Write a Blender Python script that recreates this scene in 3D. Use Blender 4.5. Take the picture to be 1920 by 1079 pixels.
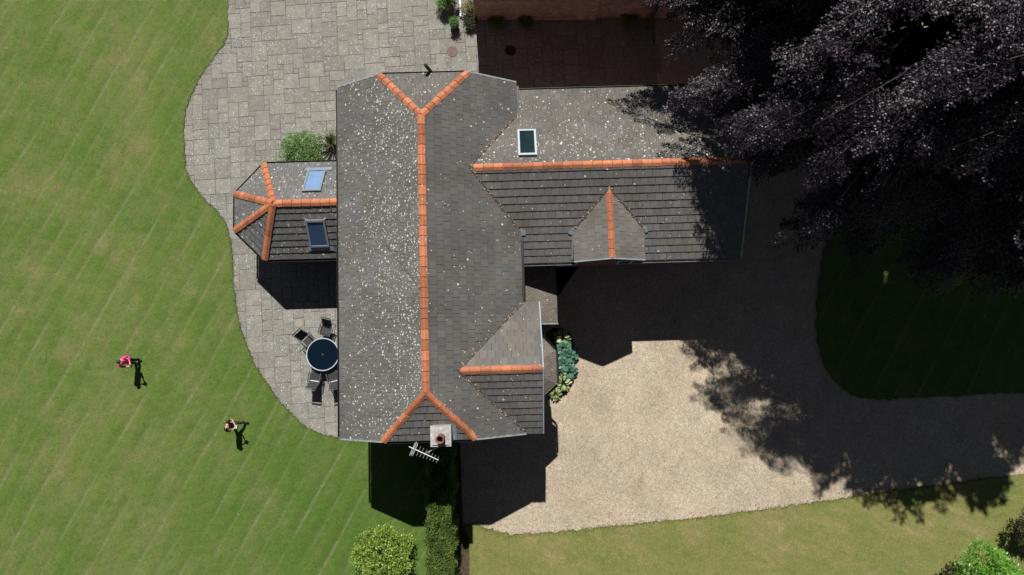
import bpy, bmesh, math, random
import numpy as np
from mathutils import Vector, Matrix
random.seed(7); RNG = np.random.default_rng(11)
SC = bpy.context.scene; COL = SC.collection
for o in list(bpy.data.objects): bpy.data.objects.remove(o)
# ------------------------------------------------------------------ camera, sky, sun, exposure
TILT = math.radians(5.0); HC = 35.0; FPX = 1280.0
cam = bpy.data.objects.new('camera', bpy.data.cameras.new('camera')); COL.objects.link(cam)
cam.location = (0, 0, HC); cam.rotation_euler = (TILT, 0, 0)
cam.data.sensor_width = 36; cam.data.lens = 36 * FPX / 1920; cam.data.clip_end = 1000; cam.data.clip_start = .5
SC.camera = cam
SUN_TO = Vector((-.058, .76, 1.0)).normalized()
W = bpy.data.worlds.new('World'); SC.world = W; W.use_nodes = True
wn = W.node_tree; sky = wn.nodes.new('ShaderNodeTexSky'); sky.sky_type = 'NISHITA'; sky.sun_disc = False; sky.air_density = .4; sky.dust_density = .25; sky.altitude = 2000
sky.sun_elevation = math.asin(SUN_TO.z); sky.sun_rotation = math.atan2(SUN_TO.x, SUN_TO.y)
hs = wn.nodes.new('ShaderNodeHueSaturation'); hs.inputs['Saturation'].default_value = .62; wn.links.new(sky.outputs[0], hs.inputs['Color']); wn.links.new(hs.outputs[0], wn.nodes['Background'].inputs[0]); wn.nodes['Background'].inputs[1].default_value = .05
sl = bpy.data.lights.new('sun', 'SUN'); sl.energy = 5.0; sl.angle = math.radians(.5); sl.color = (1, .965, .91)
so = bpy.data.objects.new('sun', sl); COL.objects.link(so); so.location = (0, 20, 40)
so.rotation_euler = (-SUN_TO).to_track_quat('-Z', 'Y').to_euler()
SC.view_settings.view_transform = 'Standard'; SC.view_settings.look = 'None'
SC.view_settings.exposure = 0.5; SC.view_settings.gamma = 1.0; SC.view_settings.use_curve_mapping = False

def at(u, v, z=0.0):
    """where the line of sight through photo pixel (u, v) meets the height z"""
    d = Vector(((u - 960) / FPX, -(v - 539.5) / FPX, -1.0)); d.rotate(Matrix.Rotation(TILT, 3, 'X'))
    t = (z - HC) / d.z
    return Vector((d.x * t, d.y * t, z))
# ------------------------------------------------------------------ node helpers
class NT:
    def __init__(s, name, rough=.85, spec=.3):
        s.m = bpy.data.materials.new(name); s.m.use_nodes = True; s.t = s.m.node_tree
        s.b = s.t.nodes['Principled BSDF']; s.b.inputs['Roughness'].default_value = rough
        s.b.inputs['Specular IOR Level'].default_value = spec
        s._co = None
    def n(s, ty, **k):
        x = s.t.nodes.new(ty)
        for a, v in k.items(): setattr(x, a, v)
        return x
    def put(s, inp, v):
        if isinstance(v, (int, float)): inp.default_value = v
        elif isinstance(v, (tuple, list)): inp.default_value = tuple(v) + ((1,) if len(v) == 3 and len(inp.default_value) == 4 else ())
        else: s.t.links.new(v, inp)
    def co(s):
        if s._co is None: s._co = s.n('ShaderNodeTexCoord').outputs['Object']
        return s._co
    def mapping(s, scale=(1, 1, 1), rot=(0, 0, 0), loc=(0, 0, 0), vec=None):
        x = s.n('ShaderNodeMapping'); s.put(x.inputs['Vector'], vec if vec is not None else s.co())
        x.inputs['Scale'].default_value = scale; x.inputs['Rotation'].default_value = rot; x.inputs['Location'].default_value = loc
        return x.outputs[0]
    def noise(s, scale, detail=4, rough=.6, vec=None, out='Fac', dist=0):
        x = s.n('ShaderNodeTexNoise'); s.put(x.inputs['Vector'], vec if vec is not None else s.co())
        x.inputs['Scale'].default_value = scale; x.inputs['Detail'].default_value = detail
        x.inputs['Roughness'].default_value = rough; x.inputs['Distortion'].default_value = dist
        return x.outputs[out]
    def vor(s, scale, vec=None, feature='F1'):
        x = s.n('ShaderNodeTexVoronoi'); x.feature = feature
        s.put(x.inputs['Vector'], vec if vec is not None else s.co()); x.inputs['Scale'].default_value = scale
        return x
    def math(s, op, a, b=0.0, c=None, clamp=False):
        x = s.n('ShaderNodeMath', operation=op); x.use_clamp = clamp
        s.put(x.inputs[0], a); s.put(x.inputs[1], b)
        if c is not None: s.put(x.inputs[2], c)
        return x.outputs[0]
    def ramp(s, f, lo, hi, a=0.0, b=1.0):
        x = s.n('ShaderNodeMapRange'); s.put(x.inputs[0], f)
        for i, v in zip((1, 2, 3, 4), (lo, hi, a, b)): x.inputs[i].default_value = v
        return x.outputs[0]
    def mix(s, f, a, b, mode='MIX'):
        x = s.n('ShaderNodeMix', data_type='RGBA', blend_type=mode)
        s.put(x.inputs[0], f); s.put(x.inputs[6], a); s.put(x.inputs[7], b)
        return x.outputs[2]
    def scale(s, c, f):
        x = s.n('ShaderNodeVectorMath', operation='SCALE'); s.put(x.inputs[0], c); s.put(x.inputs[3], f); return x.outputs[0]
    def attr(s, name, out='Fac'):
        x = s.n('ShaderNodeAttribute'); x.attribute_name = name; return x.outputs[out]
    def sep(s, v):
        x = s.n('ShaderNodeSeparateXYZ'); s.put(x.inputs[0], v); return x.outputs
    def bump(s, h, strength=.5, dist=.02):
        x = s.n('ShaderNodeBump'); x.inputs['Strength'].default_value = strength; x.inputs['Distance'].default_value = dist
        s.put(x.inputs['Height'], h); s.t.links.new(x.outputs[0], s.b.inputs['Normal'])
    def color(s, c): s.put(s.b.inputs['Base Color'], c); return s
    def spots(s, scale, dens, r0, r1, warp=.25):
        """round lichen colonies: dens may be a number or a socket; returns a 0/1 mask"""
        wv = s.n('ShaderNodeVectorMath', operation='ADD'); s.put(wv.inputs[0], s.co())
        s.put(wv.inputs[1], s.scale(s.noise(scale * 2.2, 2, out='Color'), warp / scale))
        v = s.vor(scale, wv.outputs[0]); cs = s.n('ShaderNodeSeparateColor'); s.put(cs.inputs[0], v.outputs['Color'])
        r = s.ramp(cs.outputs[1], 0, 1, r0, r1)
        return s.math('MULTIPLY', s.math('LESS_THAN', v.outputs['Distance'], r), s.math('LESS_THAN', cs.outputs[0], dens))

def plain(name, c, rough=.6, spec=.4, var=.15, nscale=8, metal=0.0):
    k = NT(name, rough, spec); f = k.ramp(k.noise(nscale, 5), .3, .7, 1 - var, 1 + var)
    k.color(k.scale(k.mix(0.0, c, c), f)); k.b.inputs['Metallic'].default_value = metal
    return k.m

def mat_tile(name, base, lich, grad=None, mott=.18, stain=0.0, patch=0.0):
    """concrete roof tile; grad = (axis, from, to): lichen thickens from -> to"""
    k = NT(name, .93, .15)
    rnd = k.attr('rnd')
    f = k.ramp(rnd, 0, 1, .90, 1.11)
    f = k.math('MULTIPLY', f, k.ramp(k.noise(.5, 6, .65), .3, .7, 1 - mott, 1 + mott))
    f = k.math('MULTIPLY', f, k.ramp(k.noise(45, 3, .7), .25, .75, .8, 1.2))
    c = k.scale(k.mix(k.ramp(k.noise(1.3, 4), .35, .65), base, tuple(x * y for x, y in zip(base, (1.08, 1.0, .9)))), f)
    if stain:
        c = k.mix(k.ramp(k.noise(2.2, 6, .7), .56, .72, 0, stain), c, (.05, .035, .02))
    d = k.ramp(k.noise(.8, 5, .6), .3, .7, lich * .45, lich * 1.6)
    if grad:
        g = k.ramp(k.sep(k.co())[grad[0]], grad[1], grad[2], .3, 1.6); d = k.math('MULTIPLY', d, g)
    s1 = k.spots(7.5, d, .10, .36); s2 = k.spots(15, d, .12, .42)
    s3 = k.spots(4.2, k.math('MULTIPLY', d, .45), .05, .20)
    sp = k.math('MAXIMUM', k.math('MAXIMUM', s1, s2), s3)
    fine = k.math('MULTIPLY', k.ramp(k.noise(38, 3, .8), .57, .66), k.math('MULTIPLY', d, 1.1), clamp=True)
    sp = k.math('MAXIMUM', k.math('MULTIPLY', sp, k.ramp(k.noise(20, 2), .25, .6, .35, 1)), k.math('MULTIPLY', fine, .6))
    if patch:
        sp = k.math('MAXIMUM', sp, k.math('MULTIPLY', k.ramp(k.noise(7, 6, .75), .55, .68), k.ramp(k.noise(.9, 3), .5, .66, 0, patch)))
    k.color(k.mix(sp, c, (.53, .53, .50)))
    k.bump(k.noise(60, 3), .25, .01)
    return k.m

M = {}
M['tile_w'] = mat_tile('weathered_tile_west', (.098, .099, .097), .33, (0, -7.4, -3.6), patch=.35)
M['tile_e'] = mat_tile('weathered_tile_east', (.086, .087, .087), .022)
M['tile_n'] = mat_tile('weathered_tile_north', (.100, .097, .092), .15, (1, 12.5, 7.4), stain=.25, patch=.35)
M['tile_s'] = mat_tile('weathered_tile_south', (.105, .104, .104), .028)
M['tile_g'] = mat_tile('weathered_tile_gable', (.112, .109, .105), .02)
M['tile_c'] = mat_tile('weathered_tile_sunroom', (.105, .106, .110), .14, patch=1.0)
M['tile_small'] = mat_tile('small_clay_tile', (.118, .108, .094), .03, mott=.3)
def mat_ridge():
    k = NT('terracotta_ridge', .85, .2)
    f = k.math('MULTIPLY', k.ramp(k.attr('rnd'), 0, 1, .70, 1.16), k.ramp(k.noise(9, 6, .7), .25, .75, .75, 1.22))
    c = k.scale(k.mix(0.0, (.40, .145, .072), (1, 1, 1)), f)
    c = k.mix(k.ramp(k.noise(5, 7, .8), .54, .72, 0, .7), c, (.11, .075, .055))
    c = k.mix(k.spots(9, .06, .1, .3), c, (.45, .42, .38))
    k.color(c); k.bump(k.noise(40, 3), .2, .01); return k.m
M['ridge'] = mat_ridge()
M['deck'] = plain('roof_underlay', (.02, .02, .02), .9)
M['mortar'] = plain('ridge_mortar', (.06, .05, .045), .95)
M['lead'] = plain('lead_flashing', (.17, .20, .23), .55, .5, .25, 6)
M['verge'] = plain('grey_verge_trim', (.22, .235, .25), .7, .3, .3, 5)
M['white'] = plain('white_painted_trim', (.55, .58, .60), .5, .4, .12, 3)
M['barge'] = plain('white_bargeboard_painted_blue_shade', (.22, .28, .33), .5, .4, .15, 3)  # white boards; the bluish sky-lit shade is put into the colour
M['black'] = plain('black_plastic', (.012, .012, .013), .4, .5)
M['debris'] = plain('leaf_debris', (.10, .065, .045), .95, .1, .5, 30)
M['straw'] = plain('dry_leaf_bits', (.40, .33, .25), .95, .1, .3, 30)
M['glass'] = plain('rooflight_glass_painted_blue_sky', (.030, .055, .115), .04, .8, .1, 3)  # the blue is a sky reflection painted into the base colour
M['glass_pale'] = plain('rooflight_glass_painted_pale_sky', (.13, .21, .36), .04, .8, .12, 3)  # paler blue, again reflected sky put into the glass colour
M['glass_green'] = plain('dark_green_rooflight_glass', (.008, .02, .022), .05, .6, .3, 2)
M['winframe'] = plain('grey_rooflight_frame', (.16, .185, .20), .5, .5, .08, 5)
M['paleframe'] = plain('pale_grey_frame', (.34, .37, .40), .5, .4, .08, 5)
M['concrete'] = plain('weathered_chimney_concrete', (.30, .29, .275), .9, .2, .4, 6)
M['pot'] = plain('terracotta_pot', (.17, .085, .055), .8, .2, .2, 12)
M['flue_black'] = plain('flue_black', (.004, .004, .004), 1, 0)  # near-black for the disc inside the chimney pot
M['alu'] = plain('aluminium', (.42, .43, .44), .4, .5, .1, 20, .3)
M['timber'] = plain('dark_timber', (.045, .034, .026), .8, .2, .35, 6)
M['sling'] = plain('black_mesh_sling', (.035, .033, .033), .75, .3, .15, 60)
M['tube'] = plain('dark_grey_chair_tube', (.06, .065, .075), .35, .5)
M['tablerim'] = plain('pale_metal_rim', (.38, .42, .48), .4, .5, .06)
M['tableglass'] = plain('navy_glass', (.003, .008, .016), .15, .15, .05)
M['skin'] = plain('skin', (.50, .27, .19), .5, .4, .08, 20)
M['pink'] = plain('pink_jacket_cloth', (.72, .045, .26), .8, .2, .18, 14)
M['darkred'] = plain('plum_sleeve_cloth', (.10, .012, .035), .85, .2, .2, 14)
M['blackcloth'] = plain('black_cloth', (.010, .010, .012), .85, .2, .25, 14)
M['greycloth'] = plain('charcoal_trousers', (.04, .042, .048), .85, .2, .25, 14)
M['hair'] = plain('dark_hair', (.012, .010, .009), .6, .4, .3, 40)
M['hairgrey'] = plain('greying_hair', (.09, .085, .08), .7, .3, .4, 60)
M['lid'] = plain('rusty_iron_cover', (.13, .085, .075), .7, .3, .3, 20)
M['palestone'] = plain('pale_round_stone', (.24, .22, .175), .9, .2, .15, 9)
M['planter'] = plain('black_glazed_planter', (.018, .018, .02), .4, .5)
def mat_brick(name, col, mortar=(.19, .165, .145)):
    k = NT(name, .9, .2); b = k.n('ShaderNodeTexBrick')
    sx = k.sep(k.co()); cb = k.n('ShaderNodeCombineXYZ'); k.put(cb.inputs[0], k.math('ADD', sx[0], sx[1])); k.put(cb.inputs[1], sx[2])
    k.put(b.inputs['Vector'], cb.outputs[0]); b.inputs['Scale'].default_value = 1.0
    b.inputs['Brick Width'].default_value = .225; b.inputs['Row Height'].default_value = .075
    b.inputs['Mortar Size'].default_value = .006; b.inputs['Bias'].default_value = 0
    b.inputs['Color1'].default_value = (*col, 1); b.inputs['Color2'].default_value = (col[0] * .6, col[1] * .55, col[2] * .6, 1)
    b.inputs['Mortar'].default_value = (*mortar, 1)
    c = k.scale(b.outputs[0], k.ramp(k.noise(1.5, 7, .7), .25, .75, .6, 1.35))
    c = k.mix(k.spots(5, .10, .1, .45), c, (.45, .38, .33)); k.color(c); k.bump(b.outputs[1], -.4, .01); return k.m
M['brick'] = mat_brick('red_brick', (.30, .12, .075)); M['oldbrick'] = mat_brick('old_red_brick', (.40, .30, .255))

def leafmat(name, c, c2, rough=.45, spec=.5, trans=.25):
    k = NT(name, rough, spec)
    f = k.attr('rnd'); col = k.mix(f, c, c2); k.color(col)
    tr = k.n('ShaderNodeBsdfTranslucent'); k.put(tr.inputs[0], k.scale(col, 1.3))
    mx = k.n('ShaderNodeMixShader'); mx.inputs[0].default_value = trans
    k.t.links.new(k.b.outputs[0], mx.inputs[1]); k.t.links.new(tr.outputs[0], mx.inputs[2])
    k.t.links.new(mx.outputs[0], k.t.nodes['Material Output'].inputs[0]); return k.m
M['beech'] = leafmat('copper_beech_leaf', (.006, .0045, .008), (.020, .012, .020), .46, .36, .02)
M['beechin'] = plain('beech_inner_leaf_painted_shade', (.004, .003, .004), 1, 0)  # matte near-black: shade inside the crown is put into the leaf colour
M['twig'] = plain('dark_twig_bark', (.035, .03, .03), .7, .3, .5, 6)
M['bark'] = plain('smooth_grey_bark', (.14, .125, .115), .8, .2, .3, 6)
M['hedge'] = leafmat('hedge_leaf', (.034, .085, .016), (.17, .23, .045), .55, .25)
M['lime'] = leafmat('lime_green_leaf', (.095, .19, .025), (.27, .35, .06), .4, .5)
M['bright'] = leafmat('bright_green_leaf', (.07, .19, .02), (.17, .36, .05), .4, .5)
M['shrub'] = leafmat('shrub_leaf', (.06, .15, .03), (.17, .30, .08), .45, .4)
M['olive'] = leafmat('dull_olive_leaf', (.035, .045, .02), (.09, .085, .04), .6, .3)
M['yucca'] = leafmat('sword_leaf', (.06, .085, .03), (.16, .18, .08), .4, .5)
M['hosta'] = leafmat('blue_green_hosta_leaf', (.035, .11, .075), (.075, .18, .12), .45, .4)
M['hostavar'] = leafmat('variegated_hosta_leaf', (.10, .19, .04), (.40, .45, .24), .45, .4)
M['cream'] = leafmat('cream_flower', (.5, .5, .36), (.6, .58, .45), .7, .2)
M['dry'] = leafmat('dry_stem', (.17, .14, .07), (.30, .26, .14), .8, .2)
M['stemgreen'] = plain('green_brown_stem', (.06, .05, .03), .8, .2)
# ------------------------------------------------------------------ mesh helpers
class MB:
    def __init__(s): s.v = []; s.f = []; s.r = []
    def add(s, vs, fs, r=None):
        o = len(s.v); s.v += [tuple(x) for x in vs]; s.f += [tuple(i + o for i in f) for f in fs]
        s.r += [random.random() if r is None else r] * len(fs); return s
    def box(s, c, size, rz=0.0, mat=None):
        hx, hy, hz = [x / 2 for x in size]; R = mat or Matrix.Rotation(rz, 3, 'Z')
        vs = [Vector(c) + R @ Vector((x * hx, y * hy, z * hz)) for x in (-1, 1) for y in (-1, 1) for z in (-1, 1)]
        return s.add(vs, [(0, 1, 3, 2), (4, 6, 7, 5), (0, 4, 5, 1), (2, 3, 7, 6), (0, 2, 6, 4), (1, 5, 7, 3)])
    def prism(s, poly, z0, z1):
        n = len(poly); a = [(p[0], p[1], z0) for p in poly]; b = [(p[0], p[1], z1) for p in poly]
        ar = sum(poly[i][0] * poly[(i + 1) % n][1] - poly[(i + 1) % n][0] * poly[i][1] for i in range(n))
        if ar < 0: a.reverse(); b.reverse()
        return s.add(a + b, [tuple(range(n - 1, -1, -1)), tuple(range(n, 2 * n))] + [(i, (i + 1) % n, n + (i + 1) % n, n + i) for i in range(n)])
    def extrude(s, poly3, d):
        n = len(poly3); d = Vector(d); a = [Vector(p) for p in poly3]; b = [p + d for p in a]
        nn = Vector((0, 0, 0))
        for i in range(n): nn += a[i].cross(a[(i + 1) % n])
        if nn.dot(d) < 0: a.reverse(); b.reverse()
        return s.add(a + b, [tuple(range(n - 1, -1, -1)), tuple(range(n, 2 * n))] + [(i, (i + 1) % n, n + (i + 1) % n, n + i) for i in range(n)])
    def tube(s, pts, r, n=8, cap=True):
        pts = [Vector(p) for p in pts]; rs = r if isinstance(r, (list, tuple)) else [r] * len(pts); vs = []; fs = []
        up = None
        for i, p in enumerate(pts):
            t = (pts[min(i + 1, len(pts) - 1)] - pts[max(i - 1, 0)]).normalized()
            if up is None: up = t.orthogonal().normalized()
            else: up = (up - t * up.dot(t)).normalized()
            w = t.cross(up)
            for k in range(n):
                a = 2 * math.pi * k / n; vs.append(p + (up * math.cos(a) + w * math.sin(a)) * rs[i])
        for i in range(len(pts) - 1):
            for k in range(n): fs.append((i * n + k, i * n + (k + 1) % n, (i + 1) * n + (k + 1) % n, (i + 1) * n + k))
        if cap: fs += [tuple(range(n - 1, -1, -1)), tuple((len(pts) - 1) * n + k for k in range(n))]
        return s.add(vs, fs, random.random())
    def lathe(s, prof, c=(0, 0, 0), n=24):
        vs = []; fs = []; m = len(prof)
        for r, z in prof:
            for k in range(n):
                a = 2 * math.pi * k / n; vs.append((c[0] + r * math.cos(a), c[1] + r * math.sin(a), c[2] + z))
        for i in range(m - 1):
            for k in range(n): fs.append((i * n + k, i * n + (k + 1) % n, (i + 1) * n + (k + 1) % n, (i + 1) * n + k))
        fs += [tuple(range(n - 1, -1, -1)), tuple((m - 1) * n + k for k in range(n))]
        return s.add(vs, fs, random.random())
    def build(s, name, mat, parent=None, loc=None, smooth=False):
        me = bpy.data.meshes.new(name); me.from_pydata(s.v, [], s.f); me.update()
        at_ = me.attributes.new('rnd', 'FLOAT', 'FACE'); at_.data.foreach_set('value', s.r)
        return link(name, me, mat, parent, loc, smooth)
def link(name, me, mat, parent=None, loc=None, smooth=False):
    me.materials.append(M[mat] if isinstance(mat, str) else mat)
    if smooth: me.polygons.foreach_set('use_smooth', [True] * len(me.polygons))
    o = bpy.data.objects.new(name, me); COL.objects.link(o)
    if parent is not None: o.parent = parent
    if loc is not None: o.location = loc
    return o
def quads(name, V, mat, parent=None, rnd=None, loc=None):
    """V: (n,4,3) array of four-cornered leaves -> one mesh"""
    n = len(V); me = bpy.data.meshes.new(name); me.vertices.add(n * 4); me.vertices.foreach_set('co', V.astype(np.float32).ravel())
    me.loops.add(n * 4); me.loops.foreach_set('vertex_index', np.arange(n * 4, dtype=np.int32))
    me.polygons.add(n); me.polygons.foreach_set('loop_start', np.arange(0, n * 4, 4, dtype=np.int32))
    me.update(calc_edges=True)
    a = me.attributes.new('rnd', 'FLOAT', 'FACE'); a.data.foreach_set('value', (RNG.random(n) if rnd is None else rnd).astype(np.float32))
    return link(name, me, mat, parent, loc)
def tag(o, label, cat, group=None):
    o['label'] = label; o['category'] = cat
    if group: o['group'] = group
    return o
def empty(name, loc, rz, label, cat, group=None):
    o = bpy.data.objects.new(name, None); COL.objects.link(o); o.location = loc; o.rotation_euler = (0, 0, rz)
    o.empty_display_size = .3
    return tag(o, label, cat, group)
def struct(o, kind='structure'): o['kind'] = kind; return o
def norm(a): return a / np.maximum(np.linalg.norm(a, axis=-1, keepdims=True), 1e-9)
def leaf_quads(pos, axis, nrm, length, width):
    """kite-shaped leaves: base, side, tip, side"""
    axis = norm(axis); side = norm(np.cross(nrm, axis)); L = length[:, None]; Wd = width[:, None]
    nn = norm(np.cross(axis, side))
    return np.stack([pos, pos + axis * L * .45 + side * Wd * .5 + nn * Wd * .12, pos + axis * L, pos + axis * L * .45 - side * Wd * .5 + nn * Wd * .12], 1)
# ------------------------------------------------------------------ ground
def smooth_closed(pts, closed, it=2):
    for _ in range(it):
        out = []; n = len(pts)
        for i in range(n if closed else n - 1):
            a, b = pts[i], pts[(i + 1) % n]
            out += [a * .75 + b * .25, a * .25 + b * .75]
        if not closed: out = [pts[0]] + out + [pts[-1]]
        pts = out
    return pts
def grass_mat(name, a, b, dry, ang, pitch, lines, dryamt, edge_green, amp=.055):
    """mown grass: bands and brushed streaks run along the mowing direction, clippings lie in broken lines"""
    k = NT(name, .9, .12); s = k.sep(k.co()); ang = math.radians(ang)
    wob = k.math('MULTIPLY', k.math('SUBTRACT', k.noise(.10, 2), .5), .7)
    q = k.math('ADD', k.math('ADD', k.math('MULTIPLY', s[0], math.cos(ang)), k.math('MULTIPLY', s[1], -math.sin(ang))), wob)
    p = k.math('ADD', k.math('MULTIPLY', s[0], math.sin(ang)), k.math('MULTIPLY', s[1], math.cos(ang)))
    cv = k.n('ShaderNodeCombineXYZ'); k.put(cv.inputs[0], q); k.put(cv.inputs[1], k.math('MULTIPLY', p, .30)); vv = cv.outputs[0]
    streak = k.ramp(k.noise(1.5, 6, .68, vec=vv), .32, .68); big = k.ramp(k.noise(.22, 4, .6), .3, .7); mid = k.ramp(k.noise(2.2, 6, .72), .3, .7)
    fac = k.math('MULTIPLY', k.math('ADD', k.math('ADD', streak, big), mid), .34)
    dr = k.math('MULTIPLY', k.math('MULTIPLY', k.ramp(k.noise(.42, 6, .72), .44, .70), k.ramp(k.noise(2.6, 5, .75, vec=vv), .35, .65)), dryamt)
    if edge_green:
        g = k.ramp(k.math('ADD', s[0], k.math('MULTIPLY', k.noise(.25, 4), 6)), -16, -6.5, 1, .42); fac = k.math('MULTIPLY', fac, g); dr = k.math('MULTIPLY', dr, k.ramp(g, .2, 1, .25, 1))
    c = k.mix(fac, a, b); c = k.mix(dr, c, dry)
    qq = k.math('DIVIDE', q, pitch); fr = k.math('ABSOLUTE', k.math('SUBTRACT', k.math('FRACT', qq), .5))
    band = k.math('SINE', k.math('MULTIPLY', qq, 4 * math.pi)); f = k.ramp(k.math('MULTIPLY', band, k.ramp(k.noise(.3, 4), .38, .62)), -.6, .6, 1 - amp, 1 + amp)
    f = k.math('MULTIPLY', f, k.ramp(k.noise(10, 6, .85), .25, .75, .50, 1.52)); f = k.math('MULTIPLY', f, k.ramp(k.noise(3.4, 6, .75), .3, .7, .84, 1.17))
    f = k.math('MULTIPLY', f, k.ramp(k.noise(38, 2, .8), .2, .8, .55, 1.45)); c = k.scale(c, f)
    if lines:
        l1 = k.ramp(fr, .0, .055, 1, 0); l2 = k.math('MULTIPLY', k.ramp(fr, .45, .5, 0, 1), .5)
        ln = k.math('MULTIPLY', k.math('MAXIMUM', l1, l2), k.ramp(k.noise(.30, 4, .7), .36, .60))
        ln = k.math('MULTIPLY', k.math('MULTIPLY', ln, k.ramp(k.noise(6, 6, .9), .38, .70)), lines)
        c = k.mix(ln, c, (.25, .225, .145))
    c = k.mix(k.spots(2.2, .10, .015, .07), c, (.26, .25, .16))
    k.color(c); k.bump(k.noise(26, 5, .85), 1.0, .04); return k.m
M['lawn'] = grass_mat('mown_lawn', (.048, .104, .014), (.122, .154, .040), (.185, .158, .080), 28.5, 2.03, 1.0, 1.0, True)
M['lawn_dry'] = grass_mat('dry_lawn', (.092, .130, .026), (.188, .178, .064), (.26, .20, .105), -68, 1.6, .25, 1.0, False, .022)
def gravel_mat():
    k = NT('pea_gravel', .95, .2)
    v = k.vor(30); cs = k.n('ShaderNodeSeparateColor'); k.put(cs.inputs[0], v.outputs['Color'])
    v2 = k.vor(14); c2 = k.n('ShaderNodeSeparateColor'); k.put(c2.inputs[0], v2.outputs['Color'])
    c = k.mix(cs.outputs[0], (.255, .210, .158), (.42, .363, .285))
    c = k.mix(k.ramp(k.noise(.35, 4), .35, .65, 0, .6), c, (.33, .268, .19), 'MIX')
    f = k.math('MULTIPLY', k.ramp(c2.outputs[1], 0, 1, .84, 1.13), k.ramp(k.noise(.9, 7, .72), .3, .7, .86, 1.12))
    f = k.math('MULTIPLY', f, k.ramp(k.noise(.28, 4, dist=.8), .3, .7, .84, 1.10))
    f = k.math('MULTIPLY', f, k.ramp(cs.outputs[2], 0, 1, .80, 1.18))
    c = k.scale(c, f)
    st = k.ramp(k.noise(.7, 6, .75, dist=1.2), .57, .74, 0, .5)
    c = k.mix(st, c, (.13, .10, .055)); k.color(c)
    k.bump(v.outputs['Distance'], .5, .012); return k.m
M['gravel'] = gravel_mat()
M['soil'] = plain('bare_soil', (.06, .045, .032), .95, .1, .4, 6)
def slab_mat():
    k = NT('stone_flags', .92, .2)
    cs = k.attr('rnd')
    c = k.mix(cs, (.163, .158, .142), (.210, .203, .180))
    f = k.math('MULTIPLY', k.ramp(k.noise(2.5, 6, .7), .3, .7, .8, 1.18), k.ramp(k.noise(30, 4, .8), .25, .75, .75, 1.22))
    c = k.scale(c, f)
    c = k.mix(k.ramp(k.noise(.5, 4), .45, .7, 0, .45), c, (.175, .165, .13))
    d = k.ramp(k.noise(.4, 4, .65), .38, .68, .05, .6)
    sp = k.math('MAXIMUM', k.spots(11, d, .1, .34), k.spots(24, d, .12, .4))
    bl = k.math('MULTIPLY', k.ramp(k.noise(6, 6, .8), .56, .70), k.ramp(k.noise(.45, 3), .52, .66))
    c = k.mix(k.math('MAXIMUM', k.math('MULTIPLY', sp, .85), k.math('MULTIPLY', bl, .75)), c, (.46, .47, .46))
    k.color(c); k.bump(k.noise(25, 5, .7), .4, .01); return k.m
M['slab'] = slab_mat()
def joint_mat():
    k = NT('sandy_joints', .95, .1); c = k.mix(k.ramp(k.noise(1.2, 4), .4, .6), (.055, .051, .043), (.19, .175, .14))
    k.color(c); return k.m
M['joint'] = joint_mat()

def sheet(name, poly, z, mat, thick=0.0):
    bm = bmesh.new(); vs = [bm.verts.new((p.x, p.y, z)) for p in poly]; f = bm.faces.new(vs)
    if f.normal.z < 0: bmesh.ops.reverse_faces(bm, faces=[f])
    if thick:
        r = bmesh.ops.extrude_edge_only(bm, edges=bm.edges[:])
        for v in [g for g in r['geom'] if isinstance(g, bmesh.types.BMVert)]: v.co.z -= thick
    bmesh.ops.triangulate(bm, faces=[f for f in bm.faces if len(f.verts) > 4])
    me = bpy.data.meshes.new(name); bm.to_mesh(me); bm.free()
    a = me.attributes.new('rnd', 'FLOAT', 'FACE'); a.data.foreach_set('value', [.5] * len(me.polygons))
    return struct(link(name, me, mat))
V2 = lambda x, y: Vector((x, y, 0))
sheet('terrain', [V2(-250, -250), V2(250, -250), V2(250, 250), V2(-250, 250)], -.08, 'lawn_dry')
sheet('gravel_drive', [V2(-3.5, -13.6), V2(60, -13.6), V2(60, 34), V2(-3.5, 34)], -.035, 'gravel')
# patio edge, from the top of the frame round to the house corner
PE = smooth_closed([at(*p) for p in [(428, -260), (428, -40), (427, 40), (426, 72), (408, 100), (380, 133), (358, 178), (343, 222), (345, 285), (350, 330), (374, 365), (402, 392), (424, 418), (433, 455), (437, 520), (443, 590), (458, 640), (480, 690), (510, 735), (545, 778), (575, 803), (608, 818), (660, 824)]], False, 2)
def ragged(path, step=.11, amp=.022):
    out = []
    for a, b in zip(path[:-1], path[1:]):
        L = (b - a).length
        if max(abs(a.x), abs(b.x)) > 26: out.append(a); continue
        n = max(1, int(L / step)); nn = Vector((-(b - a).y, (b - a).x, 0)).normalized()
        for i in range(n): out.append(a.lerp(b, i / n) + nn * random.gauss(0, amp))
    return out + [path[-1]]
def soil_line(path, w):
    mb = MB(); 
    for a, b in zip(path[:-1], path[1:]):
        nn = Vector((-(b - a).y, (b - a).x, 0)).normalized() * w; k = random.uniform(.5, 1.3); z = Vector((0, 0, -.006))
        mb.add([a - nn + z, b - nn + z, b + nn * k + z, a + nn * k + z], [(0, 1, 2, 3)])
    struct(mb.build('soil_edge', 'soil'))
PE = ragged(PE); soil_line(PE, .035)
lawn_poly = [V2(-90, 40), V2(-90, -60), V2(-3.6, -60)] + [at(800, 1200), at(800, 700), at(700, 700), at(680, 824)] + PE[::-1] + [V2(PE[0].x, 40)]
sheet('lawn', lawn_poly, 0, 'lawn', .07); pass
GE = smooth_closed([at(*p) for p in [(862, 1250), (866, 1100), (866, 1010), (872, 980), (900, 988), (945, 1003), (990, 1003), (1080, 995), (1200, 982), (1320, 971), (1500, 947), (1660, 923), (1800, 905), (1940, 886), (2300, 840), (2700, 800)]], False, 2)
GE = ragged(GE, .13, .03); soil_line(GE, .022)
sheet('lawn_front', GE + [V2(60, -60), V2(GE[0].x, -60)], 0, 'lawn_dry', .07)
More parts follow.
